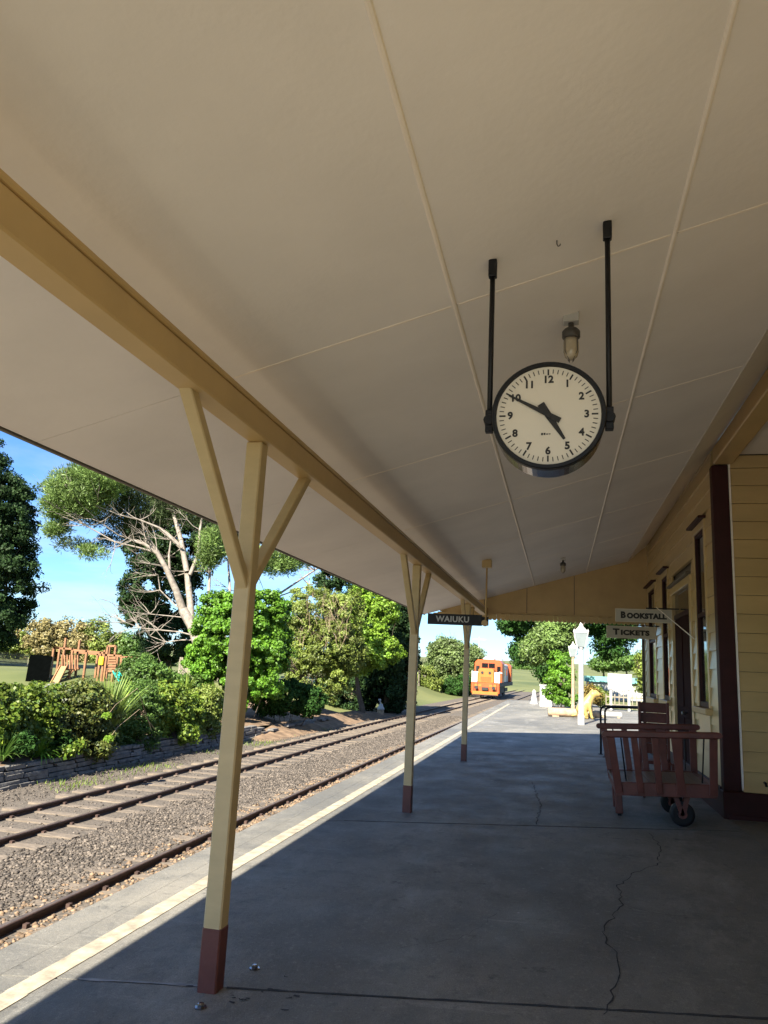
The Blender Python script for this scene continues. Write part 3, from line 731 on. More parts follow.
b = MB(); b.tube([(-.22, -.01, .14), (WX-1.725-.03, -1.55, -.42)], .0075, 6); b.build('stay_wire', M['soff'], ws)
wall_sign('TICKETS', 15.2, .883, 1.755, 2.445, .205, 'pale board lettered TICKETS beyond and below the BOOKSTALL board')

# ------------------------------------------------------------------ luggage trolley
tr = thing('luggage_trolley', 'dark red slatted luggage trolley standing by the station corner', 'trolley', (1.10, 9.25, pz(1.10)))
tr.rotation_euler = (0, -.05, 0)
def T(mb, n, m, parent=tr, **k): return mb.build(n, m, parent, **k)
D0, D1 = .36, .46     # deck level
W0, W1, L0, L1 = -.50, .50, -.48, .62
T(MB().box(W0, W1, L0-.03, L0+.03, D0-.045, D1-.01), 'side_beam', M['trolley'], bevel=.006)
T(MB().box(W0, W1, L1-.03, L1+.03, D0-.045, D1-.01), 'side_beam', M['trolley'], bevel=.006)
T(MB().box(W0-.002, W0+.06, L0+.031, L1-.031, D0-.04, D1-.015), 'end_beam', M['trolley'], bevel=.006)
T(MB().box(W1-.06, W1+.002, L0+.031, L1-.031, D0-.04, D1-.015), 'end_beam', M['trolley'], bevel=.006)
nb = 9
for i in range(nb):
    x0 = W0+.065+(W1-W0-.13)*i/nb
    T(MB().box(x0+.003, x0+(W1-W0-.13)/nb-.003, L0+.032, L1-.032, D1-.055, D1-.018), 'deck_board', M['deck'])
T(MB().box(W0-.012, W0-.0025, L0+.05, L1-.05, D1-.035, D1-.012), 'deck_edge_strip', M['galv'])
for (ly, lean) in ((L0, -.10), (L1, .10)):
    topz = .945; tx0, tx1 = W0-.085, W1+.055
    r = MB(); r.bar((tx0, ly+lean, topz), (tx1, ly+lean, topz), .055, .07); rail = T(r, 'top_rail', M['trolley'], bevel=.012)
    for i, (xb, xt) in enumerate(((W0+.03, W0-.03), (W0+.25, W0+.21), (W0+.44, W0+.42), (W0+.64, W0+.66), (W0+.82, W0+.86)[:2] if False else (W0+.66, W0+.62), (W1-.035, W1-.0))):
        s = MB(); s.bar((xb, ly+(-.035 if ly < 0 else .035), D0-.02), (xt, ly+lean*.97, topz-.025), .078 if i not in (1, 2, 3) else .066, .036, up=(0, 1, 0)); T(s, 'slat', M['trolley'], bevel=.005)
    for xb, xt in ((W0+.11, W0+.075), (W1-.13, W1-.09)):
        s = MB(); s.tube([(xb, ly, D1), (xt, ly+lean, topz)], .008, 6); T(s, 'stay_rod', M['black'])
    for xe in (tx0, tx1):
        ends = MB(); ends.lathe([(.030, -.028), (.034, 0), (.030, .028)], 10, (xe, ly+lean, topz), 'Y')
        ends.build('rail_end', M['trolley'], rail)
for i, (wx, wy) in enumerate(((.17, L0+.16), (.17, L1-.16))):
    w = MB(); w.lathe([(.10, -.03), (.125, -.025), (.125, .025), (.10, .03)], 24, (wx, wy, .125), 'Y'); wh = T(w, 'wheel', M['black'])
    w = MB(); w.lathe([(.045, -.05), (.05, 0), (.045, .05)], 14, (wx, wy, .125), 'Y')
    w.build('hub', M['trolley'], wh)
    for s_ in (-.045, .045):
        f = MB(); f.bar((wx-.07, wy+s_, D0-.02), (wx, wy+s_, .11), .05, .012, up=(0, 1, 0)); f.bar((wx+.07, wy+s_, D0-.02), (wx, wy+s_, .11), .05, .012, up=(0, 1, 0)); f.build('fork', M['trolley'], wh)
for ly in (L0+.62, L1-.04):
    T(MB().box(W0+.02, W0+.10, ly-.035, ly+.035, .031, D0-.046), 'leg', M['trolley'], bevel=.008)
    T(MB().box(W0+.04, W0+.08, ly-.03, ly+.03, .0, .03), 'leg_foot', M['black'])

# bench behind the trolley
bt = thing('wooden_bench', 'dark red high-backed wooden bench half hidden behind the luggage trolley', 'bench', (1.25, 11.2, pz(1.25)))
for y0 in (-.48, .02):
    pass
B_ = lambda mb, n, **k: mb.build(n, M['trolley'], bt, bevel=.006, **k)
for i in range(5):
    B_(MB().box(-.17+.0, .17, .0+i*.0, .03, .52+i*.135, .52+i*.135+.128), 'back_board')
B_(MB().box(-.20, -.165, -.05, .04, .0, 1.2), 'leg'); B_(MB().box(.165, .20, -.05, .04, .0, 1.2), 'leg')
B_(MB().box(-.165, .165, -.42, -.002, .42, .46), 'seat')
B_(MB().box(-.20, -.165, -.42, -.36, .0, .44), 'leg'); B_(MB().box(.165, .20, -.42, -.36, .0, .44), 'leg')

# black pipe guard rail
hr = thing('pipe_rail', 'bent black pipe guard rail between the platform and the station wall', 'railing', (.80, 16.0, pz(.8)))
for dx, dy in ((0, .22), (.055, -.30)):
    r = MB(); pts = [(dx, dy, -.02), (dx, dy, .84)]
    for k in range(1, 7):
        a = R_(90)*k/6; pts.append((dx+.10*(1-math.cos(a)), dy, .84+.10*math.sin(a)))
    pts.append((WX-.80-.04, dy+.6, .945)); r.tube(pts, .02, 10); r.build('hoop', M['black'], hr, smooth=True)
    q = MB(); q.lathe([(.05, 0), (.05, .012)], 12, (dx, dy, .0)); q.build('floor_flange', M['black'], hr)

# bright bolt heads set in the platform beside the nearest post
for (x, y, lab) in ((-1.56, 4.10, 'shiny metal bolt head set in the platform behind the nearest post'), (-1.62, 3.60, 'shiny metal bolt head set in the platform in front of the nearest post')):
    b = MB(); b.lathe([(.030, -.01), (.030, .004), (.018, .006), (.017, .016), (.010, .02)], 6, (0, 0, 0)); o = b.build('bolt_head', M['chrome'], None, loc=(x, y, pz(x)+.002)); tag(o, lab, 'bolt', 'bolt heads by the nearest post')

# ------------------------------------------------------------------ foliage tools
def leaf_quads(P, Nrm, L, W, rng=RNG):
    n = len(P); nr = Nrm+rng.normal(size=(n, 3))*.75; nr /= np.linalg.norm(nr, axis=1, keepdims=True)+1e-9
    t = np.cross(nr, rng.normal(size=(n, 3))); t /= np.linalg.norm(t, axis=1, keepdims=True)+1e-9
    b = np.cross(nr, t); s = (.65+.7*rng.random((n, 1)))
    t = t*s*L/2; b = b*s*W/2; bend = nr*s*L*.12
    return np.stack([P-t-bend, P-b*1.0, P+t-bend, P+b], 1)
def blob_points(c, r, n, rng=RNG, shell=.55, low=-1.0):
    d = rng.normal(size=(n, 3)); d /= np.linalg.norm(d, axis=1, keepdims=True)
    rr = (shell+(1-shell)*rng.random((n, 1))**.6)
    keep = d[:, 2] >= low
    d, rr = d[keep], rr[keep]
    return np.asarray(c)+d*rr*np.asarray(r), d
def crown_mesh(name, blobs, clumps, per, cr, L, W, seed=0, flat=.8, low=-1.0, needles=False):
    """blobs: (centre, radii, weight); clumps of leaves on each blob's shell"""
    rng = np.random.default_rng(seed+1); tot = sum(b[2] for b in blobs); Q = []
    for c, r, w in blobs:
        k = max(1, int(clumps*w/tot)); C, D = blob_points(c, r, k, rng, .55, low)
        for cc, dd in zip(C, D):
            s = cr*(.6+.8*rng.random()); P, dn_ = blob_points(cc, (s, s, s*flat), per, rng, .25)
            nr = dn_*.8+dd*.6+np.array([0, 0, .35])
            Q.append(leaf_quads(P, nr, L, W, rng))
    Q = np.concatenate(Q).reshape(-1, 3)
    return raw_mesh(name, Q, np.arange(len(Q)).reshape(-1, 4))
def grow(mb, p, d, length, r, depth, rng, spread=.55, up=.12, kids=3, tips=None, wob=.12, seg=5):
    pts, rad = [Vector(p)], [r]; d = Vector(d).normalized()
    for i in range(seg):
        d = (d+Vector((rng.gauss(0, wob), rng.gauss(0, wob), rng.gauss(0, wob)+up*.3))).normalized()
        pts.append(pts[-1]+d*length/seg); rad.append(r*(1-.62*(i+1)/seg))
    mb.tube(pts, rad, 6 if depth < 2 else 4, cap=False)
    if tips is not None and depth <= 1: tips += pts[2:]
    if depth > 0:
        for k in range(kids):
            i = rng.randint(2, seg); q = pts[i]
            dd = (d+Vector((rng.gauss(0, spread), rng.gauss(0, spread), rng.gauss(0, spread)+up))).normalized()
            grow(mb, q, dd, length*rng.uniform(.5, .75), rad[i]*.62, depth-1, rng, spread, up, kids, tips, wob, seg)
LM = dict(
    dark=leafmat('leaf_dark_conifer', (.016, .034, .014), (.035, .065, .020), .12),
    darkg=leafmat('leaf_dark_green', (.022, .060, .014), (.045, .105, .022), .2),
    bright=leafmat('leaf_bright_green', (.065, .165, .012), (.135, .27, .022), .3),
    lime=leafmat('leaf_lime', (.13, .25, .02), (.25, .38, .045), .35),
    olive=leafmat('leaf_olive', (.115, .17, .025), (.235, .28, .06), .3),
    hyd=leafmat('leaf_yellow_green', (.065, .135, .014), (.21, .27, .035), .3),
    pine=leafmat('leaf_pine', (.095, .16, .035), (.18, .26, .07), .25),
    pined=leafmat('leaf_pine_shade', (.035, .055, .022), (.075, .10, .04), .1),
    tan=leafmat('leaf_tan', (.17, .15, .055), (.33, .27, .11), .25),
    willow=leafmat('leaf_willow', (.10, .155, .04), (.175, .23, .08), .3),
    mid=leafmat('leaf_mid_green', (.06, .13, .022), (.13, .22, .045), .3),
    flax=leafmat('leaf_flax', (.12, .20, .03), (.28, .38, .07), .25),
    fern=leafmat('leaf_fresh_strap', (.10, .26, .02), (.22, .42, .05), .3),
    brownred=leafmat('leaf_bronze', (.06, .105, .02), (.18, .19, .04), .25),
    autumn=leafmat('leaf_orange', (.17, .14, .03), (.30, .20, .045), .3),
)
def tree(name, label, cat, base, blobs, lm, clumps, per, cr, L, W, seed, trunk=None, group=None, flat=.8, bark='barkd', crown_name='crown', low=-1.0):
    t = thing(name, label, cat, base, group)
    bl = [((c[0]-base[0], c[1]-base[1], c[2]-base[2]), r, w) for c, r, w in blobs]
    link(crown_name, crown_mesh(crown_name, bl, clumps, per, cr, L, W, seed, flat, low), LM[lm], t)
    rng = random.Random(seed); tk = MB()
    if trunk:
        h, r = trunk; tips = []
        grow(tk, (0, 0, -.1), (0, 0, 1), h, r, 2, rng, .6, .25, 3)
        tk.build('trunk', M[bark], t)
    else:
        for k in range(7):
            a = rng.uniform(0, 6.28); c = bl[k % len(bl)]
            tk.tube([(c[0][0]*.3+.1*math.cos(a), c[0][1]*.3+.1*math.sin(a), -.1), (c[0][0]*.7+.2*math.cos(a), c[0][1]*.7, c[0][2]*.6), (c[0][0]+rng.uniform(-.4, .4)*c[1][0], c[0][1]+rng.uniform(-.4, .4)*c[1][1], c[0][2])], [.018, .010, .003], 5)
        tk.build('stem', M[bark], t)
    return t
def gz(x, y): return ground_h(x, y)

# ------------------------------------------------------------------ trees left of the line
def blobs_at(Y, lst):
    """(photo x, photo y, radius px x, radius px y, depth m, weight) sighted at distance Y"""
    out_ = []
    for (x, y, rx, ry, dep, w) in lst:
        c = at(x, y, Y); k = (at(x+10, y, Y)-c).length/10
        out_.append((tuple(c), (rx*k, dep, ry*k), w))
    return out_
def base_of(x, Y): p = at(x, 660, Y); return (p.x, Y, gz(p.x, Y))

tree('dark_tree', 'tall dark evergreen tree at the left edge of the view', 'tree', base_of(-30, 58),
     blobs_at(58, [(-28, 520, 60, 50, 4.6, 2), (-22, 580, 56, 52, 4.6, 2.2), (-40, 470, 42, 40, 3.5, 1), (-14, 622, 34, 30, 3, .8), (8, 500, 22, 24, 2.2, .4)]), 'dark', 1100, 120, .62, .26, .16, 3, trunk=(7, .45))
tree('cypress_tree', 'dark spreading cypress standing behind the pale-limbed pine', 'tree', base_of(170, 60),
     blobs_at(60, [(160, 590, 36, 46, 3, 2), (150, 540, 24, 30, 2, .8), (185, 530, 40, 50, 3, 1.5), (215, 510, 40, 40, 3, 1), (175, 640, 34, 24, 3, 1), (140, 610, 16, 14, 1.6, .3)]), 'dark', 800, 120, .6, .24, .15, 5, trunk=(6, .4))
# the big pine: pale bare limbs sweeping left under a flat crown
PB = base_of(200, 48)
pine = thing('pine_tree', 'big old pine with bare pale limbs sweeping left under a flat crown', 'tree', PB)
def L_(x, y, Y=48): p = at(x, y, Y); return Vector((p.x-PB[0], p.y-PB[1], p.z-PB[2]))
limbs = MB(); rg = random.Random(5)
def limb(pts, r0, r1, dY=0.0):
    P = [L_(x, y, 48+dY*i/(len(pts)-1)) for i, (x, y) in enumerate(pts)]
    n = len(P); limbs.tube(P, [r0+(r1-r0)*i/(n-1) for i in range(n)], 7, cap=False); return P
main = limb([(203, 690), (200, 648), (192, 625), (183, 610)], .42, .34)
SPR = []
SPR.append(limb([(183, 610), (176, 590), (166, 568), (157, 553), (146, 545), (133, 540)], .28, .07, -2))
SPR.append(limb([(166, 568), (158, 552), (150, 540)], .17, .06, -1))
SPR.append(limb([(192, 628), (190, 600), (187, 572), (182, 548), (166, 533), (146, 518), (128, 498), (112, 482)], .27, .06, 3))
SPR.append(limb([(187, 572), (181, 540), (174, 515), (168, 490), (160, 470)], .20, .07, 2))
SPR.append(limb([(190, 575), (198, 555), (200, 530), (204, 505)], .15, .05, 1))
SPR.append(limb([(170, 575), (169, 555), (171, 540)], .11, .05, 0))
SPR.append(limb([(182, 548), (160, 528), (140, 520), (120, 515), (95, 505)], .09, .03, -2))
SPR.append(limb([(157, 553), (140, 548), (115, 542), (85, 525), (62, 510)], .08, .025, -3))
SPR.append(limb([(133, 540), (118, 535), (100, 522), (76, 500)], .06, .02, -3))
SPR.append(limb([(188, 614), (175, 605), (160, 590), (158, 575)], .06, .03, 0))
SPR.append(limb([(195, 636), (180, 632), (160, 630), (140, 628), (125, 622)], .06, .02, -2))
SPR.append(limb([(196, 640), (182, 640), (166, 642), (150, 636)], .05, .02, 1))
SPR.append(limb([(188, 618), (170, 616), (150, 614), (128, 612)], .045, .015, 2))
SPR.append(limb([(204, 650), (208, 610), (210, 570), (215, 540), (222, 520)], .14, .05, 4))
SPR.append(limb([(222, 660), (226, 620), (230, 590), (228, 560)], .16, .07, 6))
SPR.append(limb([(236, 640), (240, 600), (256, 570), (290, 552), (320, 540)], .15, .05, 6))
SPR.append(limb([(252, 612), (285, 590), (315, 570), (330, 560)], .09, .04, 6))
SPR.append(limb([(250, 615), (280, 596), (310, 585), (330, 578)], .06, .02, 5))
tips = []
for P in SPR:
    for q in P[2:]:
        for k in range(4):
            d = Vector((rg.gauss(-.5, .5), rg.gauss(0, .6), rg.gauss(.25, .4)))
            grow(limbs, q, d, rg.uniform(1.0, 2.4), .035, 1, rg, .5, .1, 3, tips, .16, 4)
limbs.build('trunk', M['bark'], pine, smooth=True)
def needles(name, blobs, clumps, per, cr, lm, seed, L=.30, W=.05):
    rng = np.random.default_rng(seed); tot = sum(b[2] for b in blobs); Q = []
    for c, r, w in blobs:
        k = int(clumps*w/tot); C, D = blob_points(np.array(c)-np.array(PB), r, k, rng, .35)
        for cc in C:
            P, dn_ = blob_points(cc, (cr, cr, cr*.6), per, rng, .1)
            t = dn_+np.array([0, 0, .5])+rng.normal(size=P.shape)*.3; t /= np.linalg.norm(t, axis=1, keepdims=True)
            b = np.cross(t, rng.normal(size=P.shape)); b /= np.linalg.norm(b, axis=1, keepdims=True)
            Q.append(np.stack([P, P+t*L*.5+b*W, P+t*L, P+t*L*.5-b*W], 1))
    Q = np.concatenate(Q).reshape(-1, 3)
    return link(name, raw_mesh(name, Q, np.arange(len(Q)).reshape(-1, 4)), LM[lm], pine)
needles('crown', blobs_at(46, [(78, 492, 30, 24, 2.2, 2.4), (62, 505, 18, 16, 1.5, 1), (100, 480, 26, 16, 2, 1.4), (57, 530, 10, 7, .8, .3), (92, 552, 14, 5, .8, .15)])
        + blobs_at(47, [(214, 545, 12, 18, 1.2, .6), (206, 560, 8, 8, .8, .2), (275, 560, 32, 14, 2, 1.2), (300, 548, 20, 12, 1.5, .5)]), 1700, 28, .36, 'pine', 21, .34, .03)
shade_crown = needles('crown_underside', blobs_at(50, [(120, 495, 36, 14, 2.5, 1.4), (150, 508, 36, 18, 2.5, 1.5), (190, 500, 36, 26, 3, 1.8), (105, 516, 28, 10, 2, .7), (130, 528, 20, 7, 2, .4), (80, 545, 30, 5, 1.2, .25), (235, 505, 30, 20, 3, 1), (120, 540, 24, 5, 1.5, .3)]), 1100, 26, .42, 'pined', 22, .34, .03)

# row along the boundary
tree('round_shrub', 'bright green dense round shrub just behind the nearest post', 'shrub', base_of(240, 27),
     blobs_at(27, [(240, 640, 46, 38, 1.7, 2.4), (225, 615, 28, 24, 1.2, .9), (262, 612, 26, 22, 1.2, .8), (238, 680, 46, 30, 1.7, 1.2), (208, 655, 20, 24, 1, .6), (275, 650, 16, 24, .9, .5)]), 'bright', 1000, 95, .20, .105, .08, 31)
tree('dark_shrub', 'low dark shrub with a few white flowers beside the soil bank', 'shrub', base_of(292, 29),
     blobs_at(29, [(290, 697, 26, 18, 1.0, 2), (270, 700, 16, 16, .8, 1), (312, 702, 14, 14, .7, .7)]), 'darkg', 320, 80, .16, .09, .06, 32)
OT = base_of(318, 35)
tree('olive_tree', 'olive green tree with bare dry twigs on top, second tree past the nearest post', 'tree', OT,
     blobs_at(35, [(312, 612, 30, 26, 1.6, 1.3), (330, 650, 36, 30, 1.8, 1.8), (300, 645, 22, 32, 1.4, 1.1), (318, 680, 34, 22, 1.6, .9), (345, 615, 22, 26, 1.4, .7)]), 'olive', 800, 90, .24, .11, .06, 33, trunk=(2.6, .16))
o_ = [o for o in bpy.data.objects if o.name.startswith('olive_tree')][0]
tw = MB(); rg2 = random.Random(9)
for k in range(90):
    p = at(rg2.uniform(298, 348), rg2.uniform(604, 650), 35-1.3+rg2.uniform(-.7, .7)); p = p-Vector(OT)
    grow(tw, p, (rg2.gauss(0, .4), rg2.gauss(-.2, .3), .9), rg2.uniform(.35, .85), .008, 1, rg2, .5, .15, 4, None, .16, 4)
tw.build('dry_twigs', M['twig'], o_)
tree('lime_tree', 'fresh lime green leafy tree right of the olive one', 'tree', base_of(366, 39),
     blobs_at(39, [(362, 625, 26, 22, 1.4, 1.4), (375, 650, 24, 18, 1.4, 1.2), (352, 655, 22, 22, 1.3, .9), (385, 610, 14, 14, 1, .5), (372, 590, 20, 14, 1.2, .6), (396, 650, 7, 9, .6, .2), (392, 592, 8, 8, .7, .2)]), 'lime', 560, 80, .27, .14, .09, 34, trunk=(3.2, .18))
tree('dark_column_tree', 'dark upright evergreen between the lime green tree and second post', 'tree', base_of(392, 44),
     blobs_at(44, [(388, 650, 28, 52, 1.8, 2), (376, 610, 36, 36, 1.8, 1.6), (402, 660, 14, 44, 1.4, .8), (350, 690, 36, 18, 1.5, .8), (385, 690, 30, 22, 1.6, .8), (330, 580, 14, 12, 1.2, .25), (345, 574, 10, 8, 1, .15)]), 'dark', 800, 110, .36, .17, .11, 35, trunk=(5, .25))
tree('willow_tree', 'pale grey-green rounded tree left of the orange locomotive', 'tree', base_of(452, 82),
     blobs_at(82, [(452, 662, 24, 22, 2.4, 2), (446, 650, 18, 12, 2, .7), (436, 672, 12, 16, 1.6, .6), (466, 668, 14, 22, 1.8, .9), (475, 655, 8, 10, 1.2, .3)]), 'willow', 500, 70, .55, .26, .13, 36, trunk=(4, .3))
tree('low_bush', 'dark low bush at the foot of the pale rounded tree', 'bush', base_of(462, 78),
     blobs_at(78, [(460, 686, 18, 10, 1.6, 1), (448, 688, 12, 8, 1.4, .6)]), 'darkg', 90, 60, .4, .2, .12, 37)
tree('yellow_bush', 'yellowish bush on the bank just right of the second post', 'bush', base_of(426, 76),
     blobs_at(76, [(426, 677, 10, 12, 1.2, 1), (432, 684, 9, 8, 1.2, .6)]), 'olive', 80, 60, .4, .2, .12, 38)
# far trees behind the playground
for i, (x, y, rx, ry, lab, lm) in enumerate(((6, 655, 26, 30, 'tan-green far tree at the left edge, under the tall dark tree', 'olive'), (38, 642, 22, 22, 'tan bare-looking far tree behind the black shade panel', 'tan'), (70, 645, 24, 24, 'dull tan far tree behind the climbing frame', 'tan'), (98, 648, 22, 26, 'olive far tree right of the dull tan one behind the playground', 'olive'), (128, 655, 18, 20, 'green far tree between the playground and the pine', 'mid'), (150, 664, 22, 14, 'dark green far bush below the cypress', 'darkg'))):
    tree('far_tree', lab, 'tree', base_of(x, 92+i*1.7), blobs_at(92+i*1.7, [(x, y, rx, ry, 3, 1.5), (x-8, y+8, rx, ry*.8, 3, 1), (x+9, y+6, rx*.8, ry*.7, 3, .8), (x, y+22, rx, ry*.6, 3, .7)]), lm, 300, 60, .8, .36, .22, 50+i, trunk=(3.5, .3), group='trees behind the playground')
tree('playground_bush', 'leafy bush covering the right end of the playground', 'bush', base_of(138, 38), blobs_at(38, [(140, 672, 18, 18, 1.2, 1), (155, 680, 18, 14, 1.2, .8), (128, 690, 14, 12, 1, .5)]), 'mid', 160, 70, .3, .13, .08, 60)
# right of the line
tree('big_conifer', 'big dark drooping conifer behind the lamp posts, partly hidden by the valance', 'tree', base_of(552, 62),
     blobs_at(62, [(560, 600, 50, 30, 4, 1.2), (530, 618, 28, 16, 3, .6), (600, 615, 34, 22, 3.4, 1), (555, 640, 22, 22, 2.6, .7), (512, 625, 12, 8, 1.6, .2), (624, 630, 12, 12, 1.6, .25), (520, 650, 8, 14, 1.2, .2), (548, 668, 10, 14, 1.4, .3), (610, 642, 16, 16, 2, .4)]), 'darkg', 600, 90, .62, .26, .12, 41, trunk=(6, .4))
tree('pale_conifer', 'pale green leafy tree lit in front of the dark conifer', 'tree', base_of(560, 54),
     blobs_at(54, [(552, 640, 24, 18, 2, 1), (535, 650, 14, 12, 1.5, .5), (566, 622, 16, 10, 1.5, .5)]), 'pine', 420, 70, .42, .2, .10, 42, trunk=(4, .25))
GB = at(561, 712, 35.5)
tree('green_bush', 'bright fresh green bush left of the white lamp post', 'bush', (GB.x, 35.5, pz(0)),
     blobs_at(35.5, [(561, 680, 15, 17, .85, 1.2), (560, 662, 11, 12, .7, .6), (566, 696, 13, 10, .8, .6), (552, 692, 9, 10, .6, .4)]), 'bright', 210, 70, .17, .10, .07, 43)
tree('flowering_bush', 'orange-tinged bush behind the white lamp post', 'bush', base_of(586, 39),
     blobs_at(39, [(588, 692, 8, 9, .6, 1), (594, 698, 7, 7, .6, .6)]), 'autumn', 70, 60, .2, .10, .07, 44)
tree('reedy_shrub', 'pale olive shrub between the lamp post and the white notice board', 'shrub', base_of(600, 44),
     blobs_at(44, [(596, 695, 7, 9, .9, 1), (604, 698, 7, 6, .8, .6)]), 'olive', 110, 60, .25, .13, .06, 45)
tree('far_right_tree', 'yellow-green tree seen between the notice board and the station wall', 'tree', base_of(650, 58),
     blobs_at(58, [(650, 668, 12, 26, 2, 1), (650, 688, 10, 12, 1.6, .6)]), 'olive', 150, 70, .45, .2, .1, 46, trunk=(3, .2))
for i, (x, y, rx, ry, Y) in enumerate(((626, 662, 16, 7, 170), (604, 664, 14, 6, 180), (530, 666, 30, 2.0, 330), (505, 667, 24, 2.2, 330), (655, 660, 20, 9, 150))):
    tree('horizon_tree', ('hazy far tree above the turquoise roof', 'hazy far tree left of the white notice board', 'thin far shelter belt above the green field', 'thin far shelter belt right of the locomotive', 'far tree behind the station end wall')[i], 'tree', base_of(x, Y), blobs_at(Y, [(x, y, rx, ry, 4, 1), (x+rx*.5, y+1, rx*.6, ry*.8, 4, .6)]), 'mid', 110, 50, 1.1, .6, .4, 70+i, trunk=(3, .3), group='trees on the horizon')

# ------------------------------------------------------------------ garden along the line
# stone retaining wall: courses of flat stones
rw = thing('retaining_wall', 'low dry stone retaining wall along the garden beside the far track', 'wall', (-10.4, 16, -1.1))
stone_me = []
for k in range(7):
    mb = MB(); L, Hh = 1, 1
    def j(a): return a+random.uniform(-.06, .06)
    mb.hexa([(-.5, j(-.5), j(-.45)), (j(.5), j(-.45), j(-.45)), (.5, j(.5), j(-.5)), (-.5, j(.5), j(-.5)), (-.46, j(-.48), j(.45)), (j(.46), j(-.48), j(.45)), (.5, j(.46), j(.5)), (-.5, j(.46), j(.5))])
    me = bpy.data.meshes.new('stone'); me.from_pydata(mb.v, [], mb.f); me.materials.append(M['wallstone']); stone_me.append(me)
def add_stone(parent, loc, scale, rz=0.0, m=None):
    o = bpy.data.objects.new('stone', random.choice(stone_me)); COL.objects.link(o); o.parent = parent; o.location = loc; o.scale = scale
    o.rotation_euler = (random.uniform(-.04, .04), random.uniform(-.04, .04), rz+random.uniform(-.05, .05))
zc_ = -1.12; nst = 0
for row in range(5):
    hh = (.09, .08, .10, .075, .085)[row]; y = 6.5+random.uniform(0, .3)
    while y < 25.6:
        w = random.uniform(.28, .75) if y < 22 else random.uniform(.4, .9)
        xw = -10.42-.035*row+random.uniform(-.03, .03)+(.0 if y < 20 else (y-20)*.02)
        add_stone(rw, (xw+10.4, y+w/2-16, zc_+hh/2+1.1+random.uniform(-.008, .008)), (.24, w-.015, hh-.01)); y += w; nst += 1
    zc_ += hh
bk = MB(); bk.hexa([(-11.2, 6.5, -1.13), (-10.47, 6.5, -1.13), (-10.47, 26.0, -1.13), (-11.2, 26.0, -1.13), (-11.2, 6.5, -.70), (-10.56, 6.5, -.72), (-10.50, 26.0, -.78), (-11.2, 26.0, -.72)])
shift(bk, (-10.4, 16, -1.1)).build('wall_backing', M['wallstone'], rw)
# garden soil bed and bank
def bed_h(x, y):
    t = min(1, max(0, (-10.5-x)/2.5)); a = -.70+.25*t
    if y > 24: a = a-.0-(.35*min(1, (y-24)/10))*(1-t)
    return a+.03*math.sin(x*3+y*1.7)
GX = [-10.5-.4*i for i in range(14)]; GY = [4+.8*i for i in range(44)]
V = [(x, y, bed_h(x, y)) for y in GY for x in GX]; nx = len(GX)
F = [(j*nx+i, (j+1)*nx+i, (j+1)*nx+i+1, j*nx+i+1) for j in range(len(GY)-1) for i in range(nx-1)]
tag(link('garden_bed', raw_mesh('garden_bed', V, F), M['dirt'], smooth=True), kind='structure')
bank = MB()
BXs = [-10.45+.16*i for i in range(8)]; BYs = [24.5+.6*i for i in range(34)]
V = []
for y in BYs:
    for i, x in enumerate(BXs):
        s = track_shift(y); e = min(1, (y-24.5)/3)*min(1, max(0, (44-y)/6)); t = i/(len(BXs)-1)
        V.append((x+s*.9, y, -1.105+e*.38*(1-t)**1.3+.015*math.sin(y*5+x*9)))
nx = len(BXs); F = [(j*nx+i, j*nx+i+1, (j+1)*nx+i+1, (j+1)*nx+i) for j in range(len(BYs)-1) for i in range(nx-1)]
tag(link('soil_bank', raw_mesh('soil_bank', V, F), M['dirt'], smooth=True), kind='structure')
sp_ = thing('stone_edging', 'heap of flat grey stones edging the bare soil bank', 'stones', (-9.9, 28.5, -1.0))
for k in range(34):
    y = random.uniform(25.8, 32.5); t = (y-25.8)/6.7
    add_stone(sp_, (-.35+.18*random.random()+.2*t, y-28.5, -.02+.07*random.randint(0, 3)), (.22, random.uniform(.35, .8), .075), -.02)

def shrub(label, x, y, Y, blobs, lm, clumps, per, cr, L, W, seed, name='garden_shrub', group='shrubs behind the stone wall'):
    b = at(x, y, Y); bx, by = b.x, Y
    return tree(name, label, 'shrub', (bx, by, bed_h(bx, by) if by < 38 else gz(bx, by)), [b for q in blobs for b in blobs_at(Y+(x-q[0])*-.035, [q])], lm, clumps, per, cr, L, W, seed, group=group)
shrub('yellow-green hydrangea bush at the left edge above the stone wall', 30, 740, 15.0, [(20, 712, 34, 26, .8, 1.6), (52, 716, 26, 28, .7, 1.2), (-10, 720, 30, 30, .8, 1), (30, 742, 48, 18, .6, 1.2), (70, 745, 22, 16, .5, .5)], 'hyd', 520, 46, .16, .085, .07, 101)
shrub('dark leafy undergrowth at the left foot of the hydrangea', 0, 755, 13.7, [(0, 742, 34, 14, .4, 1), (40, 742, 30, 12, .35, .8), (75, 738, 26, 14, .5, .8)], 'darkg', 200, 50, .13, .10, .045, 102)
shrub('bronze-tipped green bush between hydrangea and flax', 84, 735, 16.1, [(84, 708, 24, 24, .7, 1.2), (72, 720, 20, 24, .6, .8), (98, 720, 18, 22, .6, .7), (86, 742, 26, 16, .6, .9)], 'brownred', 420, 46, .15, .085, .05, 103)
shrub('soft feathery green bush right of the flax', 138, 730, 18.6, [(138, 712, 20, 22, .7, 1.2), (126, 722, 16, 20, .6, .8), (140, 695, 16, 14, .6, .6), (135, 738, 24, 14, .6, .9), (114, 740, 14, 12, .5, .4)], 'mid', 420, 50, .14, .09, .03, 104)
shrub('rounded yellow-green bush below the two spiky plants', 176, 725, 20.4, [(170, 705, 18, 20, .7, 1.2), (184, 712, 16, 18, .7, 1), (160, 715, 12, 16, .6, .5), (172, 732, 24, 13, .6, .8)], 'hyd', 380, 46, .15, .09, .06, 105)
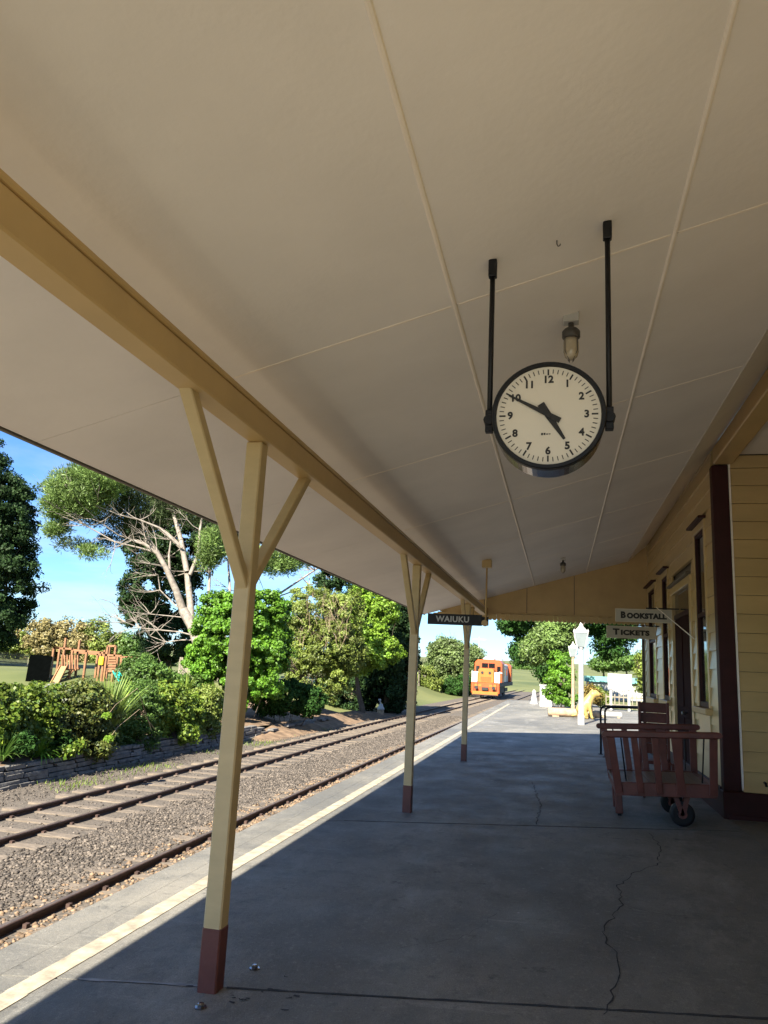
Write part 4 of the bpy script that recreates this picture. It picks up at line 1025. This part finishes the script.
shrub('dark green bush close beside the nearest post', 205, 720, 22.2, [(206, 706, 16, 20, .7, 1.2), (196, 715, 14, 16, .6, .7), (204, 728, 16, 11, .6, .6)], 'olive', 330, 46, .15, .08, .05, 106)
shrub('tall leafy bush behind the two spiky plants', 150, 700, 24, [(148, 682, 20, 18, .9, 1.2), (170, 688, 20, 14, .9, 1), (192, 690, 14, 14, .8, .6)], 'mid', 190, 60, .2, .10, .07, 107)
def straps(name, label, x, y, Y, n, L, w, lm, seed, up=1.0, z0=None, low=False):
    c = at(x, y, Y); rng = random.Random(seed); zz = bed_h(c.x, Y) if z0 is None else z0
    if low:
        sx = (c.x)/Y; Y = min(Y+3, (-10.72)/sx); c = Vector((sx*Y, Y, 0)); zz = bed_h(c.x, Y); c.z = zz+.06
    t = thing(name, label, 'plant', (c.x, Y, zz))
    h0 = c.z-zz
    V, F = [], []
    for k in range(n):
        a = rng.uniform(0, 6.28); ln_ = L*rng.uniform(.6, 1.1); tilt = rng.uniform(.1, 1.0)*up
        d = Vector((math.cos(a), math.sin(a), 0)); s = Vector((-math.sin(a), math.cos(a), 0)); p = Vector((d.x*.05, d.y*.05, h0)); e = R_(88)-tilt*.75
        o = len(V); seg = 5
        for i in range(seg+1):
            ww = w*(1-(i/seg)**2*.95)*(.7+.3*min(1, i)); V += [tuple(p-s*ww/2), tuple(p+s*ww/2)]
            p = p+(d*math.cos(e)+Vector((0, 0, math.sin(e))))*ln_/seg; e -= tilt*.28
        F += [(o+2*i, o+2*i+1, o+2*i+3, o+2*i+2) for i in range(seg)]
    link('blades', raw_mesh('blades', V, F), LM[lm], t)
    b = MB(); b.tube([(0, 0, -.05), (0, 0, h0+.08)], [.018, .014], 7); b.build('stem', M['barkd'], t)
    return t
straps('flax_plant', 'tall spiky light green flax in front of the playground', 108, 712, 15.6, 220, 1.75, .05, 'flax', 1, .55, low=True)
straps('cabbage_plant', 'spiky cabbage tree head, left of the two behind the garden', 161, 688, 24, 90, .80, .05, 'flax', 2, 1.5)
straps('cabbage_plant', 'spiky cabbage tree head, right of the two behind the garden', 186, 692, 24.5, 90, .75, .05, 'flax', 3, 1.5)
straps('strap_leaf_plant', 'bright green strap-leaved clump spilling over the stone wall', 40, 748, 13.1, 90, .55, .035, 'fern', 4, 1.5, low=True)
straps('strap_leaf_plant', 'dark arching strap-leaved clump at the left edge by the wall', 2, 752, 12.7, 90, .7, .03, 'mid', 5, 1.1, low=True)
# weed tufts along the far track
rng = np.random.default_rng(77); n = 2600
yy = 9+22*rng.random(n); xx = -9.55+.35*rng.normal(size=n)+np.array([track_shift(v) for v in yy])
keep = (np.sin(yy*1.9)+np.sin(yy*.83+1)+rng.normal(size=n)*.4) > .3; xx, yy = xx[keep], yy[keep]; n = len(xx)
P = np.stack([xx, yy, np.full(n, -1.11)], 1); a = rng.random(n)*6.28; s = np.stack([np.cos(a), np.sin(a), 0*a], 1)*.010; up_ = np.stack([rng.normal(size=n)*.03, rng.normal(size=n)*.03, .04+.07*rng.random(n)], 1)
Q = np.stack([P-s, P+s, P+up_+s*.2, P+up_-s*.2], 1).reshape(-1, 3)
tag(link('weeds', raw_mesh('weeds', Q, np.arange(len(Q)).reshape(-1, 4)), LM['hyd']), 'thin weeds growing between the far track and stone wall', 'weeds', kind='stuff')
# two hanging flower heads above the wall
for (x, y, lab) in ((107, 716, 'upper pale green flower head arching from the flax'), (109, 739, 'lower pale green flower head hanging over the wall')):
    c = at(x, y, 13.6); t = thing('flower_head', lab, 'flower', tuple(c), 'flower heads over the wall')
    link('petals', crown_mesh('petals', [((0, 0, 0), (.075, .075, .055), 1)], 26, 14, .03, .05, .04, 5), LM['lime'], t)
    b = MB(); e = Vector((c.x-.3, 15.9, bed_h(c.x-.3, 15.9)+.6))-c; b.tube([(0, 0, 0), (-.03, .3, .2), (-.12, 1.2, .5), tuple(e)], [.004, .004, .005, .006], 5); b.build('stem', M['twig'], t)

# ------------------------------------------------------------------ playground
PY = 46.0
def pgp(x, y, dy=0): return at(x, y, PY+dy)
PG0 = base_of(85, PY); GZ = PG0[2]
pg = thing('climbing_frame', 'brown timber climbing frame with wooden ramp behind the garden', 'playground', PG0)
def Lp(x, y, dy=0):
    p = pgp(x, y, dy); return Vector((p.x-PG0[0], p.y-PG0[1], p.z-PG0[2]))
def post_(x, ytop, dy, w=.13, name='post'):
    a = Lp(x, ytop, dy); b = MB(); b.bar((a.x, a.y, -.05), (a.x, a.y, a.z), w, w, (0, 1, 0)); b.build(name, M['cedar'], pg)
def rail_(x0, y0, x1, y1, dy, w=.13, h=.13, name='rail', m='cedar'):
    b = MB(); b.bar(Lp(x0, y0, dy), Lp(x1, y1, dy), w, h); b.build(name, M[m], pg)
for x, yt, dy in ((54, 648, 0), (66, 638, 0), (73, 648, .0), (80, 640, 1.2), (60, 648, 1.2), (87, 650, 0), (98, 654, 1.2), (101, 652, 0), (105, 650, 0), (108, 646, 0), (116, 646, 0), (110, 646, 1.2), (118, 656, 1.2), (122, 656, 0), (137, 657, 0)):
    post_(x, yt, dy)
rail_(54, 648, 74, 649, 0); rail_(54, 648, 60, 648, 0); rail_(74, 650, 106, 653, 0); rail_(74, 652, 106, 655, 1.2); rail_(106, 655, 122, 656, 0); rail_(108, 646, 116, 646, 0)
rail_(120, 657, 137, 657, 0, .1, .1)
# deck, balustrade boards
b = MB(); p0, p1 = Lp(60, 668, -.1), Lp(80, 668, 1.3); b.box(p0.x, p1.x, p0.y, p1.y, p0.z-.12, p0.z); b.build('deck', M['cedar'], pg)
b = MB(); p0, p1 = Lp(106, 672, -.1), Lp(119, 672, 1.3); b.box(p0.x, p1.x, p0.y, p1.y, p0.z-.12, p0.z); b.build('deck', M['cedar'], pg)
for i in range(7):
    x = 62+i*2.6; b = MB(); b.bar(Lp(x, 669, -.12), Lp(x, 655, -.12), .10, .03, (0, 1, 0)); b.build('baluster', M['cedar'], pg)
for i in range(6):
    y = 658+i*2.6; b = MB(); b.bar(Lp(108, y, -.1), Lp(116, y, -.1), .05, .12); b.build('panel_board', M['cedar'], pg)
b = MB(); q = [Lp(60, 667, -.2), Lp(67, 667, -.2)]; r_ = [Lp(47, 691, -2.2), Lp(55, 691, -2.2)]
b.hexa([r_[0], r_[1], q[1], q[0]]+[v+Vector((0, 0, .06)) for v in (r_[0], r_[1], q[1], q[0])]); b.build('ramp', M['plank'], pg)
for (a_, c_) in ((q[0], r_[0]), (q[1], r_[1])):
    b = MB(); b.bar(a_+Vector((0, 0, .1)), c_+Vector((0, 0, .1)), .05, .14); b.build('ramp_rail', M['plank'], pg)
for (x0, y0, x1, y1) in ((61, 684, 72, 672), (60, 676, 80, 668)):
    rail_(x0, y0, x1, y1, .1, .1, .1, 'brace')
b = MB(); p = Lp(101, 661, -.15); b.box(p.x-.18, p.x+.18, p.y-.05, p.y+.05, p.z-.28, p.z+.28); b.build('yellow_panel', M['yellowp'], pg, bevel=.05)
# green slide at the right tower: curved chute
sd = thing('slide', 'small teal plastic slide at the right end of the climbing frame', 'slide', (pgp(119, 690).x, PY-1.0, GZ))
ch_ = MB(); prof = [(-.28, .16), (-.25, .0), (.25, .0), (.28, .16), (.25, .18), (.22, .04), (-.22, .04), (-.25, .18)]
path = [(at(115.5, 673, PY-.5), 0), (at(118.5, 678, PY-1.0), 0), (at(122, 683, PY-1.6), 0), (at(126, 686, PY-2.2), 0)]
V = []; base = Vector(sd.location)
for p, _ in path:
    for u, v in prof: V.append(((p.x+u*.5)-base.x, p.y+u*.6-base.y, p.z+v-base.z))
n = len(prof); F = [(j*n+i, j*n+(i+1) % n, (j+1)*n+(i+1) % n, (j+1)*n+i) for j in range(len(path)-1) for i in range(n)]
link('chute', raw_mesh('chute', V, F), M['teal'], sd)
b = MB(); p = path[1][0]-base; b.bar((p.x, p.y+.15, 0), (p.x, p.y+.15, p.z), .08, .08, (0, 1, 0)); b.build('support', M['cedar'], sd)
# black sheet leaning like a tent
st = thing('shade_panel', 'large black cloth shade panel left of the wooden ramp', 'shade panel', (pgp(36, 690).x, PY-1, GZ))
base = Vector(st.location)
q = [at(24, 688, PY-2.2), at(46, 688, PY-2.2), at(52, 657, PY-.4), at(30, 655, PY-.4)]
b = MB(); b.hexa([p-base for p in q]+[p-base+Vector((0, .05, .05)) for p in q]); b.build('cloth', M['shade'], st)
for p in (q[2], q[3]):
    b = MB(); b.tube([(p.x-base.x, p.y-base.y+.08, 0), (p.x-base.x, p.y-base.y+.08, p.z-base.z)], .04, 8); b.build('frame_post', M['galv'], st)
# far picket fence and wire fence
def fence(name, label, p0, p1, hgt, pitch, m, pw=.07):
    t = thing(name, label, 'fence', tuple(p0)); d = Vector(p1)-Vector(p0); n = int(d.length/pitch)
    pk_ = MB(); pk_.hexa([(-pw/2, -.012, 0), (pw/2, -.012, 0), (pw/2, .012, 0), (-pw/2, .012, 0), (-pw/2, -.012, hgt), (pw/2, -.012, hgt), (pw/2, .012, hgt), (-pw/2, .012, hgt)])
    me = bpy.data.meshes.new('picket'); me.from_pydata(pk_.v, [], pk_.f); me.materials.append(M[m])
    for i in range(n+1):
        o = bpy.data.objects.new('picket', me); COL.objects.link(o); o.parent = t; o.location = d*(i/n); o.rotation_euler.z = math.atan2(d.y, d.x); o.scale.z = random.uniform(.94, 1.05)
    for z in (.25*hgt, .8*hgt):
        b = MB(); b.bar((0, .03, z), tuple(d+Vector((0, .03, z))), .03, .07); b.build('fence_rail', M[m], t)
    return t
a, c = at(-6, 675, 62), at(26, 675, 60); fence('picket_fence', 'weathered picket fence left of the black shade panel', (a.x, 62, gz(a.x, 62)), (c.x, 60, gz(c.x, 60)), 1.15, .2, 'fencew', .09)
a, c = at(118, 675, 44), at(200, 675, 46); fence('grey_fence', 'grey board fence behind the spiky garden plants', (a.x, 52, gz(a.x, 52)), (c.x, 52, gz(c.x, 52)), 1.5, .16, 'fencew', .14)
a, c = at(286, 690, 46), at(372, 690, 50); fence('dark_fence', 'dark upright fence in the shade under the olive tree', (a.x, 46, gz(a.x, 46)), (c.x, 50, gz(c.x, 50)), 1.5, .28, 'barkd', .05)
a, c = at(418, 685, 74), at(440, 685, 92); fence('picket_fence', 'pale picket fence on the grass bank beyond the second post', (a.x, 74, gz(a.x, 74)), (c.x, 92, gz(c.x, 92)), 1.5, .3, 'fencew', .14)
# blue-grey low hoop fence in front of the playground
a, c = at(36, 690, 30), at(66, 690, 31); fence('low_fence', 'low pale blue fence just above the hydrangea bush', (a.x, 30, gz(a.x, 30)), (c.x, 31, gz(c.x, 31)), .85, .22, 'locog', .08)

# small white trackside lever on a stump
g = Vector((-9.62, 41.6, -1.06))
t = thing('point_lever', 'small white trackside lever standing on a stump by the far track', 'lever', g)
b = MB(); b.lathe([(.20, 0), (.19, .22), (.17, .24)], 12); b.build('stump', M['log'], t)
b = MB(); b.lathe([(.22, .24), (.20, .34), (.13, .44), (.12, .52), (.07, .56)], 12); b.build('base', M['white'], t, smooth=True)
b = MB(); b.bar((0, 0, .5), (-.07, 0, .74), .07, .07); b.lathe([(.05, .70), (.085, .76), (.05, .82)], 10, (-.08, 0, 0)); b.build('weight', M['white'], t)

# ------------------------------------------------------------------ locomotive
LX, LY, LZ = -6.78, 72.0, -.95
lo = thing('locomotive', 'orange diesel locomotive with white side panels waiting on the far track', 'locomotive', (LX, LY, LZ))
lo.rotation_euler.z = -.02
def lb(mb, n, m, parent=lo, **k): return mb.build(n, M[m], parent, **k)
lb(MB().box(-1.32, 1.32, 0, .35, .42, 1.40), 'headstock', 'orange', bevel=.06)
lb(MB().box(-1.2, 1.2, .0-.12, .0, .25, .62), 'cow_catcher', 'yellowor', bevel=.04)
nose = lb(MB().prism([(-.74, 1.40), (.74, 1.40), (.74, 2.55), (.60, 2.72), (-.60, 2.72), (-.74, 2.55)], .45, 2.3, 'XZ'), 'nose', 'yellowor', bevel=.04)
for x in (-.35, .35):
    b = MB(); b.lathe([(.13, -.04), (.13, .02)], 14, (x, .45, 2.32), 'Y'); b.build('lamp', M['under'], nose)
lb(MB().prism([(-1.33, 1.42), (1.33, 1.42), (1.33, 3.25), (1.05, 3.55), (-1.05, 3.55), (-1.33, 3.25)], 2.31, 4.6, 'XZ'), 'cab', 'orange', bevel=.05)
lb(MB().box(-.55, .55, 2.4, 3.6, 3.56, 3.72), 'roof_vent', 'locow', bevel=.04)
for (x0, x1) in ((-.62, -.04), (.04, .62)):
    lb(MB().box(x0, x1, 2.26, 2.305, 2.80, 3.22), 'windscreen', 'glassdark')
for (x0, x1) in ((-1.18, -.84), (.84, 1.18)):
    lb(MB().box(x0, x1, 2.26, 2.305, 2.45, 2.95), 'side_window', 'glassdark')
for s in (-1, 1):
    lb(MB().box(min(s*.80, s*1.30), max(s*.80, s*1.30), .40, .46, 1.42, 2.40), 'step_panel', 'locow', bevel=.03)
    r = MB(); r.tube([(s*1.28, .1, 1.4), (s*1.28, .1, 2.45), (s*1.28, .9, 2.5)], .025, 6); lb(r, 'handrail', 'locow')
for x in (-.8, .8): 
    b = MB(); b.lathe([(.16, -.3), (.16, -.26), (.06, -.25), (.06, .0)], 12, (x, 0, .95), 'Y'); lb(b, 'buffer', 'under')
lb(MB().box(-.30, .30, -.22, .0, .70, 1.0), 'coupler', 'under', bevel=.03)
for (x0, x1) in ((-1.1, -.35), (.35, 1.1)): lb(MB().box(x0, x1, -.015, .0-.001, 1.05, 1.25), 'number_plate', 'yellowor')
for x in (-1.05, -.7, .7, 1.05):
    r = MB(); r.tube([(x, -.06, .62), (x, -.10, .9), (x, -.06, 1.38)], .022, 5); lb(r, 'grab_rail', 'under')
for i in range(5): lb(MB().box(-.5, .5, .435, .449, 1.52+i*.09, 1.57+i*.09), 'nose_grille_slat', 'orange')
lb(MB().box(-1.34, 1.34, 2.25, 2.30, 2.30, 2.40), 'cab_stripe', 'locow')
lb(MB().box(-1.15, 1.15, -.14, -.121, .27, .34), 'plough_edge', 'under')
lb(MB().box(-1.30, 1.30, .36, 15.6, 1.05, 1.41), 'deck_frame', 'under', bevel=.03)
lb(MB().prism([(-.95, 1.42), (.95, 1.42), (.95, 3.1), (.75, 3.3), (-.75, 3.3), (-.95, 3.1)], 4.61, 13.6, 'XZ'), 'engine_hood', 'locog', bevel=.03)
lb(MB().box(.952, 1.10, 5.2, 9.2, 1.45, 2.9), 'side_panel', 'locow', bevel=.02)
lb(MB().prism([(-1.25, 1.42), (1.25, 1.42), (1.25, 3.1), (1.0, 3.35), (-1.0, 3.35), (-1.25, 3.1)], 13.61, 15.4, 'XZ'), 'rear_hood', 'orange', bevel=.04)
for y in (6.4, 10.6, 14.2): lb(MB().box(1.101 if y < 9.2 else (.951 if y < 13 else 1.251), 1.13 if y < 9.2 else (.99 if y < 13 else 1.28), y, y+.9, 2.1, 2.7), 'side_vent', 'glassdark')
for y in (1.6, 3.3, 11.6, 13.3):
    for s in (-1, 1):
        w = MB(); w.lathe([(.42, -.06), (.46, -.05), (.46, .05), (.42, .06)], 20, (s*.56, y, .46), 'X'); wh = lb(w, 'wheel', 'under')
for y in (.9, 10.9):
    for s in (-1, 1): lb(MB().box(s*.80-.06, s*.80+.06, y, y+3.2, .42, .80), 'bogie_frame', 'under', bevel=.03)
lb(MB().box(-.9, .9, 5.2, 9.8, .35, 1.04), 'fuel_tank', 'under', bevel=.05)

# ------------------------------------------------------------------ things beyond the platform
def lantern_post(x, y, h, label, k=1.0, m='white'):
    z0 = pz(x)
    t = thing('lamp_post', label, 'lamp post', (x, y, z0), 'lantern posts past the canopy')
    b = MB(); b.lathe([(.11*k, 0), (.11*k, .25), (.085*k, .30), (.075*k, h-.1), (.075*k, h), (.11*k, h+.01), (.10*k, h+.05)], 10); b.build('post', M[m], t, smooth=False)
    s0, s1, h0, h1 = .125*k, .215*k, h+.055, h+.50*k
    b = MB(); b.hexa([(-s0, -s0, h0), (s0, -s0, h0), (s0, s0, h0), (-s0, s0, h0), (-s1, -s1, h1), (s1, -s1, h1), (s1, s1, h1), (-s1, s1, h1)]); ln_ = b.build('lantern_glass', M['lglass'], t)
    for sx in (-1, 1):
        for sy in (-1, 1):
            b = MB(); b.bar((sx*s0, sy*s0, h0), (sx*s1, sy*s1, h1), .028*k, .028*k, (0, 1, 0)); b.build('frame_bar', M['white'], ln_)
    b = MB(); b.lathe([(s1*1.5, h1), (s1*1.5, h1+.03), (.10*k, h1+.20*k), (.07*k, h1+.25*k), (.03*k, h1+.33*k), (.002, h1+.36*k)], 4); o = b.build('cap', M['white'], t)
    o.rotation_euler.z = R_(45)
    b = MB()
    for sx in (-1, 1):
        for sy in (-1, 1): b.lathe([(.03*k, h1+.03), (.02*k, h1+.08*k), (.002, h1+.12*k)], 6, (sx*s1, sy*s1, 0))
    b.build('finial', M['white'], t)
    return t
lantern_post(.655, 25.3, 2.36, 'white lantern post nearest beyond the canopy')
p = at(573, 716, 33); lantern_post(p.x, 33, 2.22, 'smaller grey lantern post behind the nearest white one', .8, 'log')

# lion statue sitting sideways, facing right
LN = Vector((.90, 28.7, pz(.90)))
lt = thing('lion_statue', 'golden seated lion statue behind the white lamp post', 'statue', LN)
lt.scale = (.86, .86, .86)
b = MB()
b.tube([(-.22, 0, .16), (-.20, 0, .30), (-.08, 0, .48), (.08, 0, .68), (.18, 0, .86), (.24, 0, .98)], [.12, .24, .25, .22, .18, .15], 14)
b.tube([(.20, 0, .86), (.30, 0, 1.02), (.42, 0, 1.05), (.52, 0, 1.0), (.57, 0, .97)], [.15, .19, .15, .10, .06], 12)
for s in (-1, 1):
    b.tube([(.10, s*.12, .66), (.20, s*.13, .40), (.22, s*.12, .18), (.24, s*.12, .07), (.36, s*.12, .05)], [.12, .09, .07, .07, .06], 10)
    b.tube([(-.22, s*.14, .30), (-.06, s*.20, .30), (.02, s*.20, .16), (-.10, s*.18, .07), (.10, s*.18, .05)], [.17, .15, .10, .08, .06], 10)
    b.tube([(.27, s*.12, 1.15), (.26, s*.14, 1.23)], [.055, .02], 8)
body = b.build('body', M['lion'], lt, smooth=True)
rm = body.modifiers.new('remesh', 'REMESH'); rm.mode = 'VOXEL'; rm.voxel_size = .03; rm.use_smooth_shade = True
sm = body.modifiers.new('smooth', 'SMOOTH'); sm.iterations = 4
b = MB(); b.tube([(-.36, 0, .16), (-.52, .05, .10), (-.58, .2, .08), (-.48, .32, .08)], [.05, .035, .03, .05], 8); b.build('tail', M['lion'], lt, smooth=True)
# weathered timber lying beside the statue
p = at(548, 717, 29.5); q = at(600, 716, 29.8)
t = thing('log_seat', 'weathered timber log lying behind the lion statue', 'log', (p.x, 29.5, pz(p.x)))
b = MB(); L = q.x-p.x; b.tube([(0, 0, .17), (L*.3, .05, .18), (L*.7, .1, .17), (L, .15, .17)], [.15, .16, .15, .14], 12); b.build('trunk', M['log'], t, smooth=True)
for f_ in (.15, .85): b = MB(); b.box(L*f_-.12, L*f_+.12, -.1, .25, 0, .06); b.build('bearer', M['log'], t)
# low white kerb rail left of the statue to right
p = at(600, 719, 30); q = at(622, 718, 30)
t = thing('kerb_rail', 'low white timber rail lying right of the lion statue', 'rail', (p.x, 30, pz(p.x)))
b = MB(); b.bar((0, 0, .14), (q.x-p.x, 0, .14), .14, .14); b.build('beam', M['white'], t, bevel=.02)
for f_ in (.15, .85): b = MB(); b.box((q.x-p.x)*f_-.05, (q.x-p.x)*f_+.05, -.06, .06, 0, .069); b.build('block', M['log'], t)
# white notice board on two legs
p = at(620, 700, 36)
t = thing('notice_board', 'blank white notice board on two white legs near the station end', 'notice board', (p.x, 36, pz(p.x)))
k = .05
zt, zb = at(620, 674, 36).z-pz(p.x), at(620, 690, 36).z-pz(p.x)
w = (at(632, 680, 36).x-at(608, 680, 36).x)/2
b = MB(); b.box(-w, w, -.03, .03, zb, zt); b.build('panel', M['white'], t, bevel=.01)
for s in (-1, 1):
    b = MB(); b.box(s*w*.75-.05, s*w*.75+.05, .031, .12, 0, zt-.05); b.build('leg', M['white'], t)
b = MB()
for i in range(3): b.box(-w*.8+i*w*.55, -w*.8+i*w*.55+w*.4, -.034, -.0305, zb+.05, zb+.13)
b.build('print_strip', M['locog'], t)
# white fence behind the board
a, c = at(606, 694, 40), at(650, 694, 40); fence('white_fence', 'low white fence behind the notice board', (a.x, 40, pz(2)-.05), (c.x, 40, pz(2)-.05), .7, .2, 'fencew', .05)
# long turquoise roof far away
p = at(612, 682, 75)
t = thing('shed', 'far low shed with long turquoise roof', 'shed', (p.x, 75, gz(p.x, 75)))
zt = at(612, 677, 75).z-gz(p.x, 75)
b = MB(); b.prism([(-2.5, zt-.5), (5.5, zt-.5), (5.5, zt), (-2.5, zt)], -1.5, 2, 'XZ'); b.build('roof', M['turq'], t)
b = MB(); b.box(-2.3, 5.3, -1.2, 1.8, 0, zt-.505); b.build('wall', M['white'], t)
# white box cabinet and small white bollard by the bush
p = at(546, 709, 38)
t = thing('white_cabinet', 'white box cabinet left of the bright green bush', 'cabinet', (p.x, 37.5, pz(p.x)))
hh = at(546, 686, 37.5).z-pz(p.x)
b = MB(); b.box(-.28, .28, -.2, .2, .0, hh); b.build('body', M['white'], t, bevel=.02)
b = MB(); b.box(-.24, .24, -.212, -.201, .1, hh-.1); b.build('door', M['white'], t, bevel=.005)
b = MB(); b.box(-.31, .31, -.24, .23, hh+.001, hh+.05); b.build('lid', M['white'], t, bevel=.01)
p = at(534, 707, 41)
t = thing('white_marker', 'small white tapered marker post left of the cabinet', 'marker', (p.x, 41, pz(p.x)))
b = MB(); b.lathe([(.20, 0), (.18, .1), (.09, .55), (.11, .6), (.04, .72)], 10); b.build('body', M['white'], t)
b = MB(); b.lathe([(.24, 0), (.24, .05)], 10); b.build('foot', M['locog'], t)
# power pole far off
p = at(479, 660, 130)
t = thing('power_pole', 'distant timber power pole behind the locomotive', 'power pole', (p.x, 130, gz(p.x, 130)))
zt = at(479, 637, 130).z-gz(p.x, 130)
b = MB(); b.tube([(0, 0, -.2), (0, 0, zt)], [.17, .12], 8); b.build('pole', M['pole'], t)
b = MB(); b.bar((-1.1, 0, zt-.4), (1.1, 0, zt-.4), .14, .14); b.build('crossarm', M['pole'], t)
